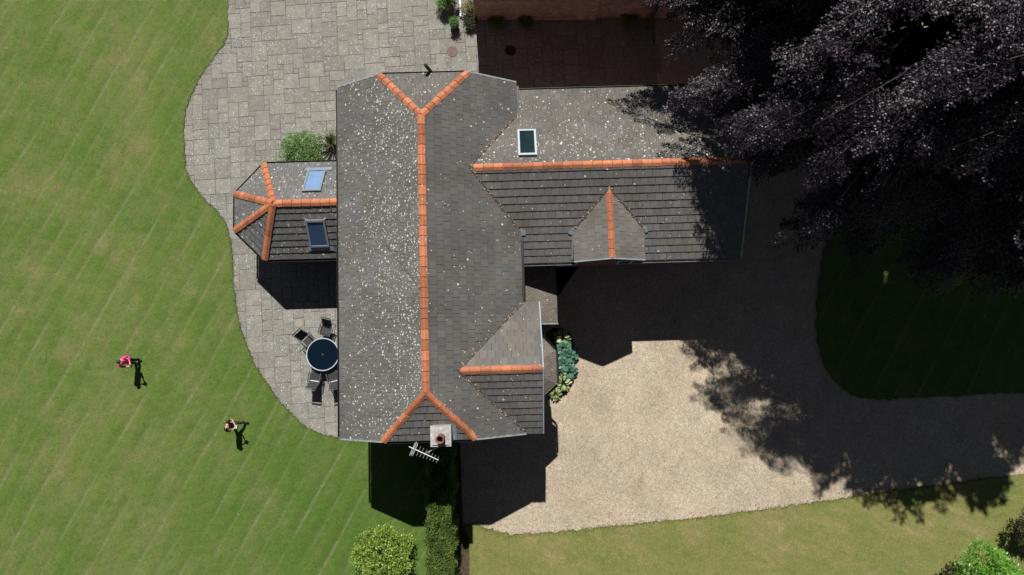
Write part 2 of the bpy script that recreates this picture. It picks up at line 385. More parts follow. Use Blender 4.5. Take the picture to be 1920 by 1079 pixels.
IS = smooth_closed([at(*p) for p in [(2600, 700), (2050, 731), (1920, 737), (1790, 742), (1700, 748), (1630, 750), (1590, 738), (1558, 708), (1538, 668), (1530, 620), (1532, 560), (1540, 490), (1556, 430), (1600, 360), (1700, 290), (1900, 230), (2600, 150)]], False, 2)
IS = ragged(IS + [IS[0]], .15, .03)[:-1]
sheet('lawn_island', IS, 0, 'lawn', .07)
# patio of random rectangular flags
def make_patio():
    U = .27; ang = math.radians(4.0); nx, ny = 100, 115
    R = Matrix.Rotation(ang, 3, 'Z'); org = Vector((-17.5, -5.2, 0))
    occ = np.zeros((nx, ny), bool); mb = MB(); rr = random.Random(3)
    sizes = [(3, 3)] * 5 + [(3, 2), (2, 3), (4, 3), (3, 4)] * 2 + [(2, 2)] * 3 + [(2, 3)]
    px = sorted(PE, key=lambda p: p.y); ys = np.array([p.y for p in px]); xs = np.array([p.x for p in px])
    for j in range(ny):
        for i in range(nx):
            if occ[i, j]: continue
            ss = sizes[:]; rr.shuffle(ss)
            for (a, b) in ss + [(1, 1)]:
                if i + a <= nx and j + b <= ny and not occ[i:i + a, j:j + b].any(): break
            occ[i:i + a, j:j + b] = True
            c = org + R @ Vector(((i + a / 2) * U, (j + b / 2) * U, 0))
            if c.y < -5 or c.x > 7.6 or (c.x > -4 and c.y < 8): continue
            if c.x < np.interp(c.y, ys, xs) - .8: continue
            g = rr.uniform(.005, .014); hz = rr.uniform(-.004, .004)
            rot = Matrix.Rotation(ang + rr.gauss(0, .004), 3, 'Z'); hx, hy = a * U / 2 - g, b * U / 2 - g
            ring = lambda k, z: [c + rot @ Vector((x * (hx - k), y * (hy - k), z)) for x, y in ((-1, -1), (1, -1), (1, 1), (-1, 1))]
            top = ring(.012, -.012 + hz); mid_ = ring(0, -.022 + hz); bot = ring(0, -.07)
            for q in range(4): top[q] += Vector((rr.uniform(-.012, .012), rr.uniform(-.012, .012), rr.uniform(-.002, .002)))
            fs = [(0, 1, 2, 3)] + [(4 + q, 4 + (q + 1) % 4, (q + 1) % 4, q) for q in range(4)] + [(8 + q, 8 + (q + 1) % 4, 4 + (q + 1) % 4, 4 + q) for q in range(4)]
            mb.add(top + mid_ + bot, fs, rr.random())
    struct(mb.build('patio', 'slab'))
    sheet('patio_bed', [V2(-18.5, -5.5), V2(-3.4, -5.5), V2(-3.4, 10), V2(7.6, 10), V2(7.6, 34), V2(-18.5, 34)], -.028, 'joint')
make_patio()
# turf tufts along the lawn edges and short blades over the lawn near them
def edge_tufts():
    P = []; 
    for path, dens in ((PE, 60), (GE, 90), (IS, 40)):
        for a, b in zip(path[:-1], path[1:]):
            if max(abs(a.x), abs(b.x)) > 24 or max(abs(a.y), abs(b.y)) > 17: continue
            n = max(1, int((b - a).length * dens)); t = RNG.random(n)[:, None]
            P.append(np.array(a)[None] * (1 - t) + np.array(b)[None] * t + RNG.normal(0, .05, (n, 3)) * (1, 1, 0))
    P = np.concatenate(P); P[:, 2] = -.01; n = len(P)
    ax = np.stack([RNG.normal(0, .8, n), RNG.normal(0, .8, n), RNG.uniform(.25, .8, n)], 1)
    q = leaf_quads(P, ax, RNG.normal(0, 1, (n, 3)), RNG.uniform(.05, .13, n), RNG.uniform(.012, .028, n))
    struct(quads('grass', q, leafmat('edge_grass_blade', (.06, .12, .02), (.14, .18, .045), .7, .2), rnd=None), 'stuff')
edge_tufts()
def fallen():
    n = 420; P = np.stack([RNG.uniform(1.5, 22, n), RNG.uniform(-12, 3, n), np.full(n, -.022)], 1)
    P[: n // 3] = np.array([[p.x, p.y, -.022] for p in (GE[int(i)] for i in RNG.integers(30, len(GE) - 60, n // 3))]) + np.abs(RNG.normal(0, .25, (n // 3, 3))) * (0, 1, 0)
    struct(quads('fallen_leaves', leaf_quads(P, RNG.normal(0, 1, (n, 3)) * (1, 1, .2), RNG.normal(0, .3, (n, 3)) + (0, 0, 1), RNG.uniform(.04, .10, n), RNG.uniform(.02, .05, n)), 'debris'), 'stuff')
fallen()
# ------------------------------------------------------------------ the house
HR = math.radians(1.6); HO = Vector((-2.5, 3.8, 0))
HOUSE = empty('house', Matrix.Rotation(HR, 3, 'Z') @ HO, HR, 'grey tiled brick house with orange ridge tiles, side wing, sunroom and chimney', 'house')
def hp(mb, name, mat, parent=HOUSE, smooth=False):
    return mb.build(name, mat, parent, -HO if parent is HOUSE else None, smooth)
def hw(x, y, z=0): return Matrix.Rotation(HR, 3, 'Z') @ Vector((x, y, z))
class Plane:
    def __init__(s, a, b, up):
        s.a = Vector(a); s.d = (Vector(b) - s.a).normalized(); s.n = s.d.cross(Vector(up) - s.a).normalized()
        if s.n.z < 0: s.n = -s.n
        s.u = s.n.cross(s.d)
        if s.u.z < 0: s.u = -s.u
    def st(s, p): q = Vector(p) - s.a; return (q.dot(s.d), q.dot(s.u))
    def p(s, x, t, h=0.0): return s.a + s.d * x + s.u * t + s.n * h
def clip(poly, clipper):
    n = len(clipper); out = poly
    for i in range(n):
        a, b = clipper[i], clipper[(i + 1) % n]; inp = out; out = []
        side = lambda p: (b[0] - a[0]) * (p[1] - a[1]) - (b[1] - a[1]) * (p[0] - a[0])
        for k in range(len(inp)):
            p, q = inp[k], inp[(k + 1) % len(inp)]; sp, sq = side(p), side(q)
            if sp >= 0: out.append(p)
            if (sp >= 0) != (sq >= 0):
                t = sp / (sp - sq); out.append((p[0] + (q[0] - p[0]) * t, p[1] + (q[1] - p[1]) * t))
        if not out: return []
    return out
def roof_slope(a, b, poly, mat, gauge=.345, w=.33, thick=.03, label=None, seed=1):
    """a->b along the eave, poly convex outline in 3D; every tile is real"""
    up = max(poly, key=lambda p: p[2]); pl = Plane(a, b, up); rr = random.Random(seed)
    C = [pl.st(p) for p in poly]
    if sum(C[i][0] * C[(i + 1) % len(C)][1] - C[(i + 1) % len(C)][0] * C[i][1] for i in range(len(C))) < 0: C.reverse()
    smin, smax = min(c[0] for c in C), max(c[0] for c in C); tmin, tmax = min(c[1] for c in C), max(c[1] for c in C)
    mb = MB(); k = 0; t0 = tmin
    while t0 < tmax:
        s0 = smin - w + (w * .5 if k % 2 else 0) + rr.uniform(-.01, .01)
        rowj = rr.uniform(-.004, .004)
        while s0 < smax:
            g = rr.uniform(.003, .008); sl_ = rr.gauss(0, .004)
            r = clip([(s0 + g, t0 + rowj + sl_), (s0 + w - g, t0 + rowj - sl_), (s0 + w - g, t0 + gauge + .02), (s0 + g, t0 + gauge + .02)], C)
            s0 += w
            if len(r) < 3: continue
            ht = thick * 1.65 + rr.uniform(-.004, .004); hh = thick * .5; tl = rr.gauss(0, .0025); sc = s0 - w / 2
            top = [pl.p(x, t, hh + (ht - hh) * (1 - (t - t0) / gauge) + tl * (x - sc) / w) for x, t in r]
            bot = [pl.p(x, t, -.008) for x, t in r]; n = len(r)
            mb.add(top + bot, [tuple(range(n))] + [(n + i, n + (i + 1) % n, (i + 1) % n, i) for i in range(n)], rr.random())
        t0 += gauge; k += 1
    o = hp(mb, 'roof_slope', mat)
    if label: o['label'] = label
    dk = MB(); dk.extrude([pl.p(x, t, -.011) for x, t in C], pl.n * -.10); hp(dk, 'roof_boarding', 'deck', o)
    return pl
def ridge_run(p0, p1, drop=.085, name='ridge_tiles', half=.15, lift=.05, L=.42, cap=True, label=None):
    p0, p1 = Vector(p0), Vector(p1); d = (p1 - p0); n = max(1, round(d.length / L)); d.normalize(); st = (p1 - p0).length / n
    side = d.cross(Vector((0, 0, 1))).normalized(); up = side.cross(d).normalized(); mb = MB()
    prof = [(-half, -drop), (-half * .22, 0), (half * .22, 0), (half, -drop)]
    for i in range(n):
        q0 = p0 + d * (st * i + .006); q1 = p0 + d * (st * (i + 1) - .016); j = random.uniform(-.004, .006); tw = random.uniform(-.006, .006)
        a = [q0 + side * (x + tw) + up * (z + lift + j) for x, z in prof]; b = [q1 + side * (x * 1.015 + tw) + up * (z * 1.01 + lift + .010 + j) for x, z in prof]
        ai = [q + up * -.03 for q in a]; bi = [q + up * -.03 for q in b]
        mb.add(a + b + ai + bi, [(0, 1, 5, 4), (1, 2, 6, 5), (2, 3, 7, 6), (4, 5, 13, 12), (5, 6, 14, 13), (6, 7, 15, 14), (1, 0, 8, 9), (2, 1, 9, 10), (3, 2, 10, 11), (0, 4, 12, 8), (7, 3, 11, 15)], random.random())
    o = hp(mb, name, 'ridge')
    if label: o['label'] = label
    md = MB(); md.extrude([p0 + side * x * .86 + up * (z + lift - .045) for x, z in prof] , d * (p1 - p0).length); hp(md, 'mortar_bed', 'mortar', o)
    return o
EZ, PIT = 5.3, .63
X0, X1, XR = -7.45, .50, -3.46; YN, YS = 11.80, -3.68; RZ = EZ + PIT * (XR - X0)
HX0, HX1 = -5.40, -1.57; HZ = EZ + PIT * (HX0 - X0)
rn, rs_ = (XR, 9.58, RZ), (XR, -1.70, RZ)
hz = lambda x: EZ + PIT * ((x - X0) if x < XR else (X1 - x))
# main roof: two long slopes and two half hips
roof_slope((X0, YS, EZ), (X0, YN, EZ), [(X0, YS, EZ), (X0, YN, EZ), (HX0, YN, hz(HX0)), rn, rs_, (HX0, YS, hz(HX0))], 'tile_w', seed=1, label='wide grey slope thickly spotted with white lichen')
roof_slope((X1, YS, EZ), (X1, YN, EZ), [(X1, YS, EZ), (X1, YN, EZ), (HX1, YN, hz(HX1)), rn, rs_, (HX1, YS, hz(HX1))], 'tile_e', seed=2, label='plain dark grey slope broken by the front gable')
roof_slope((HX0, YN, HZ), (HX1, YN, HZ), [(HX0, YN, HZ), (HX1, YN, HZ), rn], 'tile_n', seed=3, label='small spotted half hip by the vent pipe')
roof_slope((HX0, YS, HZ), (HX1, YS, HZ), [(HX0, YS, HZ), (HX1, YS, HZ), rs_], 'tile_s', seed=4, label='small dark half hip behind the chimney')
ridge_run(rn, rs_, label='long straight run of orange ridge tiles')
for hx in (HX0, HX1):
    ridge_run((hx, YN + .02, hz(hx)), rn, .07, 'hip_tiles'); ridge_run((hx, YS - .02, hz(hx)), rs_, .07, 'hip_tiles')
# wing
WZ, WRZ, WY0, WY1, WYR, WX = 4.6, 6.62, 3.74, 11.70, 7.64, 10.34
roof_slope((-1.6, WY1, WZ), (WX, WY1, WZ), [(-1.9, WY1, WZ), (WX, WY1, WZ), (WX, WYR, WRZ), (-1.9, WYR, WRZ)], 'tile_n', seed=5, label='pale north slope of the wing with white lichen and one rooflight')
roof_slope((-1.6, WY0, WZ), (WX, WY0, WZ), [(-1.9, WY0, WZ), (WX, WY0, WZ), (WX, WYR, WRZ), (-1.9, WYR, WRZ)], 'tile_s', seed=6, label='dark south slope of the wing with shadowed courses and a dormer')
ridge_run((-1.42, WYR, WRZ), (WX + .02, WYR, WRZ), .075)
# dormer
DX0, DX1, DXR, DZ, DRZ, DY = 2.84, 5.93, 4.37, 5.28, 6.14, 3.68
for e, s in ((DX0, 7), (DX1, 8)):
    roof_slope((e, DY, DZ), (e, 7, DZ), [(e, DY, DZ), (e, 5.3, DZ), (DXR, 7.0, DRZ), (DXR, DY, DRZ)], 'tile_g', seed=s)
ridge_run((DXR, DY, DRZ), (DXR, 6.86, DRZ), .075, half=.135, label='short orange ridge of the dormer')
# front gable
FY0, FY1, FYR, FZ, FRZ, FX = -3.69, 1.92, -.89, 5.28, 7.02, 1.22
roof_slope((-2, FY1, FZ), (FX, FY1, FZ), [(.2, FY1, FZ), (FX, FY1, FZ), (FX, FYR, FRZ), (-2.5, FYR, FRZ)], 'tile_g', seed=9, label='pale plain slope of the front gable')
roof_slope((-2, FY0, FZ), (FX, FY0, FZ), [(.2, FY0, FZ), (FX, FY0, FZ), (FX, FYR, FRZ), (-2.5, FYR, FRZ)], 'tile_s', seed=10, label='dark slope of the front gable with shadowed courses')
ridge_run((-2.15, FYR, FRZ), (FX + .01, FYR, FRZ), .08)
# sunroom with a five-sided hipped end
SZ, SRZ = 2.8, 4.55
sp = [(-7.2, 9.1), (-11.68, 9.1), (-13.04, 7.68), (-13.04, 5.92), (-11.62, 4.48), (-7.2, 4.48)]; sa = (-10.62, 6.79, SRZ); se = (-7.2, 6.79, SRZ)
e3 = [(x, y, SZ) for x, y in sp]
roof_slope(e3[0], e3[1], [e3[0], e3[1], sa, se], 'tile_c', seed=11)
roof_slope(e3[5], e3[4], [e3[5], e3[4], sa, se], 'tile_c', seed=12)
for i in (1, 2, 3): roof_slope(e3[i], e3[i + 1], [e3[i], e3[i + 1], sa], 'tile_c', seed=12 + i)
ridge_run(sa, se, .085, half=.165)
for i in (1, 2, 3, 4): ridge_run(e3[i], sa, .055, 'hip_tiles', .16, .095)
# porch lean-to and bay roofs in smaller tiles
roof_slope((2.17, 1.06, 2.9), (2.17, 4.0, 2.9), [(2.17, 1.06, 2.9), (2.17, 4.0, 2.9), (.15, 4.0, 3.75), (.15, 1.06, 3.75)], 'tile_small', .115, .165, .014, seed=20, label='small brown tiles over the porch')
bp = [(1.0, .72), (1.9, -.22), (1.9, -1.65), (1.0, -2.42)]; bt = (.55, -.92, 6.1)
for i in range(3): roof_slope((*bp[i], 5.0), (*bp[i + 1], 5.0), [(*bp[i], 5.0), (*bp[i + 1], 5.0), bt], 'tile_small', .13, .165, .014, seed=21 + i)
# walls
w = MB()
w.extrude([(-7.1, YS + .12, 0), (.15, YS + .12, 0), (.15, YS + .12, 5.0), (-1.6, YS + .12, 6.15), (-5.35, YS + .12, 6.15), (-7.1, YS + .12, 5.0)], (0, YN - YS - .26, 0))
hp(w, 'wall', 'brick')
w = MB(); w.extrude([(.16, 4.05, 0), (.16, 11.4, 0), (.16, 11.4, 4.45), (.16, WYR, 6.3), (.16, 4.05, 4.45)], (10.05, 0, 0)); hp(w, 'wall', 'brick')
w = MB(); w.extrude([(.16, -3.4, 0), (.16, 1.65, 0), (.16, 1.65, 5.1), (.16, FYR, 6.7), (.16, -3.4, 5.1)], (.84, 0, 0)); hp(w, 'wall', 'brick')
w = MB(); w.prism([(1.01, .5), (1.72, -.3), (1.72, -1.57), (1.01, -2.2)], 0, 4.92); hp(w, 'wall', 'brick')
w = MB(); w.prism([(-7.11, 8.88), (-11.6, 8.88), (-12.83, 7.6), (-12.83, 6.0), (-11.55, 4.7), (-7.11, 4.7)], 0, 2.62); hp(w, 'wall', 'brick')
w = MB(); w.extrude([(3.0, 4.04, 4.3), (5.76, 4.04, 4.3), (5.76, 4.04, 5.2), (DXR, 4.04, 5.95), (3.0, 4.04, 5.2)], (0, 1.2, 0)); hp(w, 'dormer_cheek', 'timber')
# windows and doors: frame proud of the wall, pane as its child
def window(c, wd, ht, face, name='window', mull=2, pane='glass_green'):
    """face: outward direction angle in the house frame"""
    fx, fy = math.cos(face), math.sin(face); R = Matrix.Rotation(face, 3, 'Z'); mb = MB(); c = Vector(c); t = .07
    for sgn in (-1, 1):
        mb.box(c + R @ Vector((.012, sgn * (wd / 2 - t / 2), 0)), (.07, t, ht), mat=R)
        mb.box(c + R @ Vector((.012, 0, sgn * (ht / 2 - t / 2))), (.066, wd - 2 * t, t), mat=R)
    for i in range(1, mull): mb.box(c + R @ Vector((.012, -wd / 2 + wd * i / mull, 0)), (.06, t * .8, ht - 2 * t), mat=R)
    o = hp(mb, name, 'white'); g = MB(); g.box(c + R @ Vector((.012, 0, 0)), (.02, wd - .02, ht - .02), mat=R); hp(g, 'pane', pane, o); return o
for y in (-1.8, 1.6, 10.3): window((-7.1, y, 4.1), 1.5, 1.1, math.pi)
window((-7.1, 1.0, 1.1), 2.2, 2.1, math.pi, 'patio_door', 3); window((-7.1, -2.2, 1.4), 1.2, 1.2, math.pi)
for x in (2.6, 6.0, 8.6): window((x, 4.05, 1.5), 1.4, 1.2, -math.pi / 2)
window((DXR, 4.04, 4.85), 1.9, .75, -math.pi / 2, mull=3)
for x in (2.5, 5.5, 8.5): window((x, 11.4, 1.5), 1.2, 1.1, math.pi / 2)
window((10.21, 7.6, 4.3), 1.2, 1.1, 0); window((1.72, -.93, 1.6), 1.0, 1.3, 0); window((1.72, -.93, 4.0), 1.0, 1.2, 0)
for x in (-9.8, -8.4): window((x, 4.7, 1.35), 1.1, 2.1, -math.pi / 2)
window((-10.4, 8.88, 1.35), 1.1, 2.1, math.pi / 2); window((-12.83, 6.8, 1.35), 1.2, 2.1, math.pi)
window((-12.2, 5.35, 1.35), 1.2, 2.1, math.radians(225)); window((-12.2, 8.23, 1.35), 1.2, 2.1, math.radians(134))
window((.15, 2.9, 1.05), 1.0, 2.1, 0, 'front_door', 1, 'timber')
for y in (1.25, 3.55):
    mb = MB(); mb.box((2.02, y, 1.41), (.12, .12, 2.82)); mb.box((2.02, y, .1), (.18, .18, .2)); hp(mb, 'porch_post', 'white')
# gutters along the eaves
def gutter(p, q, out, mat='black', z=-.06, label=None):
    p, q, out = Vector(p), Vector(q), Vector(out).normalized(); prof = [(0, .02), (0, -.06), (.02, -.09), (.08, -.09), (.10, -.06), (.10, .02), (.088, .02), (.088, -.05), (.072, -.076), (.028, -.076), (.012, -.05), (.012, .02)]
    mb = MB(); mb.extrude([p + out * x + Vector((0, 0, zz + z)) for x, zz in prof], q - p); o = hp(mb, 'gutter', mat)
    if label: o['label'] = label
gutter((X0 - .03, YS + .05, EZ), (X0 - .03, YN - .05, EZ), (-1, 0, 0)); gutter((X1 + .03, 1.95, EZ), (X1 + .03, 11.7, EZ), (1, 0, 0))
gutter((.6, WY1 + .03, WZ), (10.25, WY1 + .03, WZ), (0, 1, 0)); gutter((.6, WY0 - .03, WZ), (2.8, WY0 - .03, WZ), (0, -1, 0), 'verge'); gutter((5.95, WY0 - .03, WZ), (10.25, WY0 - .03, WZ), (0, -1, 0), 'verge')
gutter((HX0 + .1, YN + .03, HZ), (HX1 - .1, YN + .03, HZ), (0, 1, 0)); gutter((HX0 + .1, YS - .03, HZ), (HX1 - .1, YS - .03, HZ), (0, -1, 0))
for i in range(5):
    a, b = Vector(e3[i]), Vector(e3[i + 1]); d = (b - a).normalized(); o_ = Vector((d.y, -d.x, 0))
    if o_.dot(a - Vector((-9.5, 6.8, SZ))) < 0: o_ = -o_
    gutter(a + o_ * .03, b + o_ * .03, o_)
for i in range(3):
    a, b = Vector((*bp[i], 5.0)), Vector((*bp[i + 1], 5.0)); d = (b - a).normalized(); o_ = Vector((-d.y, d.x, 0)); gutter(a + o_ * .02, b + o_ * .02, o_, 'black')
# verge trims
def rake(p, q, mat='verge', wd=.07, name='verge', lift=.045, ht=.16):
    p, q = Vector(p), Vector(q); d = (q - p).normalized(); s = d.cross(Vector((0, 0, 1))).normalized(); up = s.cross(d)
    mb = MB(); mb.extrude([p + s * -wd / 2 + up * lift, p + s * wd / 2 + up * lift, p + s * wd / 2 + up * (lift - ht), p - s * wd / 2 + up * (lift - ht)], q - p); return hp(mb, name, mat)
for yy, o_ in ((YN, .03), (YS, -.03)):
    rake((X0, yy + o_, EZ), (HX0, yy + o_, hz(HX0))); rake((X1, yy + o_, EZ), (HX1, yy + o_, hz(HX1)))
rake((WX + .03, WY0, WZ), (WX + .03, WYR, WRZ), 'barge', .06, 'bargeboard', .07, .22); rake((WX + .03, WY1, WZ), (WX + .03, WYR, WRZ), 'barge', .06, 'bargeboard', .07, .22)
rake((FX + .03, FY0, FZ), (FX + .03, FYR, FRZ), 'barge', .05, 'bargeboard', .065, .22); rake((FX + .03, FY1, FZ), (FX + .03, FYR, FRZ), 'barge', .05, 'bargeboard', .065, .22)
rake((DX0, DY - .03, DZ), (DXR, DY - .03, DRZ), 'barge', .05, 'bargeboard', .065, .2); rake((DX1, DY - .03, DZ), (DXR, DY - .03, DRZ), 'barge', .05, 'bargeboard', .065, .2)
rake((2.19, 1.04, 2.9), (.6, 1.04, 3.57), 'verge', .05)
# valleys: dark lead strip with blown debris
def valley(p, q, label=None):
    p, q = Vector(p), Vector(q); d = (q - p).normalized(); s = d.cross(Vector((0, 0, 1))).normalized(); up = s.cross(d); L = (q - p).length
    mb = MB(); mb.extrude([p - s * .035 + up * .075, p + s * .035 + up * .075, p + s * .05, p - s * .05], q - p); o = hp(mb, 'valley_lining', 'mortar')
    db = MB(); st = MB()
    for i in range(int(L * 42)):
        c = p + d * random.uniform(0, L) + s * random.gauss(0, .035) + up * .085; a = random.uniform(.02, .07) * random.random() ** .5
        (db if random.random() < .62 else st).box(c, (a, a * .5, .012), random.uniform(0, 3))
    struct(hp(db, 'leaf_debris', 'debris', o), 'stuff')
    struct(hp(st, 'dry_leaf_debris', 'straw', o), 'stuff')
def main_e(x, y): return (x, y, EZ + PIT * (X1 - x))
wv = lambda z: (z - WZ) * (WYR - WY0) / (WRZ - WZ)
xm = X1 - (WRZ - EZ) / PIT
valley((X1, WY0 + wv(EZ), EZ), (xm, WYR - .02, WRZ)); valley((X1, WY1 - (EZ - WZ) * (WY1 - WYR) / (WRZ - WZ), EZ), (xm, WYR + .02, WRZ))
xf = X1 - (FRZ - EZ) / PIT
valley((X1, FY1, EZ), (xf, FYR, FRZ)); valley((X1, FY0 + .05, EZ), (xf, FYR, FRZ))
valley((DX0, WY0 + wv(DZ), DZ), (DXR, WY0 + wv(DRZ), DRZ)); valley((DX1, WY0 + wv(DZ), DZ), (DXR, WY0 + wv(DRZ), DRZ))
def leadpiece(c, sx, sy, nx=0, ny=0, rz=0):
    n = Vector((nx, ny, 1)).normalized(); R = Vector((0, 0, 1)).rotation_difference(n).to_matrix() @ Matrix.Rotation(rz, 3, 'Z')
    mb = MB(); mb.box(c, (sx, sy, .012), mat=R); hp(mb, 'lead_flashing', 'lead')
sW = (WRZ - WZ) / (WYR - WY0)
leadpiece((X1 + .13, 5.0, WZ + sW * 1.26 + .085), .22, .26, 0, -sW); leadpiece((X1 + .1, 9.05, WZ + .5 * 2.65 + .10), .2, .2, 0, sW, .5)
leadpiece((DX0 - .08, 5.0, WZ + sW * 1.26 + .09), .2, .3, 0, -sW, -.5); leadpiece((DX1 + .08, 5.0, WZ + sW * 1.26 + .09), .14, .3, 0, -sW, .4)
for x, y0, y1 in ((X1 + .02, WY0 + .1, 4.9), (DX0 - .03, DY + .15, 4.85), (DX1 + .03, DY + .15, 4.85)):
    p0 = Vector((x, y0, WZ + sW * (y0 - WY0) + .06)); p1 = Vector((x, y1, WZ + sW * (y1 - WY0) + .06)); mb = MB(); mb.extrude([p0 + Vector((-.04, 0, 0)), p0 + Vector((.04, 0, 0)), p0 + Vector((.04, 0, .03)), p0 + Vector((-.04, 0, .03))], p1 - p0); hp(mb, 'soaker', 'lead')
# rooflights
def rooflight(pl, s0, s1, t0, t1, glass, label, lead_t, lead_x, lead_w, fr='winframe'):
    R = Matrix((pl.d, pl.u, pl.n)).transposed(); b = .085; mb = MB(); c = lambda s, t, h: pl.p(s, t, h)
    if R.determinant() < 0: R = Matrix((-pl.d, pl.u, pl.n)).transposed()
    sm, tm = (s0 + s1) / 2, (t0 + t1) / 2
    for s in (s0 + b / 2, s1 - b / 2): mb.box(c(s, tm, .085), (b, t1 - t0, .12), mat=R)
    mb.box(c(sm, t0 + b / 2, .083), (s1 - s0 - 2 * b, b, .12), mat=R); mb.box(c(sm, t1 - b * .6, .09), (s1 - s0 - 2 * b, b * 1.2, .13), mat=R)
    o = hp(mb, 'rooflight', fr); o['label'] = label
    g = MB(); g.box(c(sm, tm, .10), (s1 - s0 - 2 * b + .01, t1 - t0 - 2 * b, .016), mat=R); hp(g, 'glass', glass, o)
    if lead_w:
        f = MB(); f.box(c(sm + lead_x, lead_t, .068), (lead_w, .22, .014), mat=R); hp(f, 'lead_apron', 'lead', o)
pn = Plane(e3[1], e3[0], sa); ps = Plane(e3[4], e3[5], sa)
def stp(pl, x, y):
    z = pl.a.z - (pl.n.x * (x - pl.a.x) + pl.n.y * (y - pl.a.y)) / pl.n.z; return pl.st((x, y, z))
a_ = stp(pn, -9.42, 8.55); b_ = stp(pn, -8.56, 7.30)
rooflight(pn, a_[0], b_[0], a_[1], b_[1], 'glass_pale', 'pale blue rooflight with sky reflection coloured into the glass', a_[1] - .13, .05, 1.25)
a_ = stp(ps, -9.32, 5.00); b_ = stp(ps, -8.42, 6.12)
rooflight(ps, a_[0], b_[0], a_[1], b_[1], 'glass', 'deep blue rooflight with sky reflection coloured into the glass', a_[1] - .12, .02, 1.2)
pw = Plane((0, WY1, WZ), (WX, WY1, WZ), (WX, WYR, WRZ)); a_ = stp(pw, .50, 9.42); b_ = stp(pw, 1.30, 8.08)
rooflight(pw, a_[0], b_[0], a_[1], b_[1], 'glass_green', 'pale framed rooflight with dark green glass', 0, 0, 0, 'paleframe')
# chimney with pot, lead and vent pipe
ch = MB(); cx, cy = -2.90, -3.40
ch.box((cx, cy, 6.9), (.74, .74, 1.5)); cho = hp(ch, 'chimney', 'concrete')
c2 = MB(); c2.box((cx, cy, 7.70), (.82, .82, .1)); c2.box((cx, cy, 7.78), (.66, .66, .07)); hp(c2, 'chimney_cap', 'concrete', cho)
pt = MB(); pt.lathe([(.17, 7.8), (.16, 7.95), (.145, 8.25), (.175, 8.28), (.175, 8.34), (.125, 8.34), (.12, 7.95)], (cx + .02, cy - .06, 0), 20); po = hp(pt, 'chimney_pot', 'pot', cho, True)
st_ = MB(); st_.lathe([(.118, 7.98), (.118, 8.0)], (cx + .02, cy - .06, 0), 16); hp(st_, 'flue_opening', 'flue_black', cho)
lf = MB(); lf.box((cx, cy + .50, 7.04), (.86, .26, .02), mat=Matrix.Rotation(.50, 3, 'X')); lf.box((cx + .46, cy + .05, 6.86), (.18, .8, .02), mat=Matrix.Rotation(.50, 3, 'X')); hp(lf, 'back_gutter', 'lead', cho)
vp = MB(); p0, p1 = hw(0, 0), None
b0 = Matrix.Rotation(-HR, 3, 'Z') @ at(814, 142, 6.3); b1 = Matrix.Rotation(-HR, 3, 'Z') @ at(797, 122, 7.1)
vp.tube([(b0.x, b0.y, 0), b0, b1], .075, 12); hp(vp, 'vent_pipe', 'black')
# lean cable lying over the roof
cb = MB(); cps = [(722, 455, 6.9), (757, 500, 7.45), (797, 552, 7.98), (828, 618, 7.2), (846, 662, 7.05), (858, 697, 7.12)]
cb.tube(smooth_closed([at(*p) for p in cps], False, 2), .005, 6); tag(cb.build('cable', 'black'), 'thin dark cable lying across the main roof ridge', 'cable')
# ------------------------------------------------------------------ tv aerial on a mast from the chimney
AE = empty('tv_aerial', at(826, 835, 7.0), 0, 'silver tv aerial with short cross bars beside the chimney', 'aerial'); al = AE.location
rel = lambda p: Vector(p) - al
ms = MB(); ms.tube([rel(at(829, 831, 6.6)), rel(at(826, 836, 7.2)), rel(at(797, 851, 7.75))], .018, 8); ms.build('mast', 'alu', AE)
a0, a1 = rel(at(767, 838, 7.8)), rel(at(822, 863, 7.8)); bo = MB(); bo.tube([a0, a1], .016, 6); bo.build('boom', 'alu', AE)
dA = (a1 - a0).normalized(); nA = Vector((-dA.y, dA.x, 0)); el = MB()
for k in range(8):
    c = a0.lerp(a1, .22 + .75 * k / 7); h = .21 - .012 * k; el.tube([c - nA * h, c + nA * h], .0065, 5)
el.build('elements', 'alu', AE)
rf = MB()
for k in range(5):
    z = -.16 + .08 * k; c = a0 + dA * (.26 - abs(z) * .6) + Vector((0, 0, z)); rf.tube([c - nA * .27, c + nA * .27], .010, 5)
rf.tube([a0 + dA * .16 + Vector((0, 0, -.17)), a0 + dA * .26, a0 + dA * .16 + Vector((0, 0, .17))], .012, 5); rf.build('reflector', 'alu', AE)
# ------------------------------------------------------------------ old brick building beyond the yard
bw0 = at(891, 38); bw1 = at(1117, 38); bw2 = at(1228, 30); ang = math.atan2(bw1.y - bw0.y, bw1.x - bw0.x)
BB = empty('brick_building', (bw0.x, bw0.y, 0), ang, 'old red brick building beside the shaded flagged yard', 'building')
Lb = (bw1 - bw0).length; Lc = (bw2 - bw0).length
mb = MB(); mb.prism([(0, 0), (Lb, 0), (Lb, 9), (0, 9)], -.07, 5.0); mb.build('wall', 'oldbrick', BB)
mb = MB(); mb.prism([(Lb, .12), (Lc + 4.5, .12), (Lc + 4.5, 9), (Lb, 9)], -.07, 5.4); mb.build('wall', 'oldbrick', BB)
mb = MB(); mb.extrude([(-.1, -.25, 4.95), (-.1, 4.5, 7.6), (-.1, 9.25, 4.95)], (Lb + .2, 0, 0)); mb.build('roof', 'tile_e', BB)
mb = MB(); mb.extrude([(Lb + .12, -.1, 5.4), (Lb + .12, 4.5, 7.9), (Lb + .12, 9.2, 5.4)], (Lc + 4.6 - Lb, 0, 0)); mb.build('roof', 'tile_e', BB)
e0, e1 = at(864, 33), at(861, -60); ED = empty('edging_board', ((e0.x + e1.x) / 2, (e0.y + e1.y) / 2, -.02), math.atan2(e1.y - e0.y, e1.x - e0.x), 'low white edging board between the yard shrub and the straw coloured plant', 'edging')
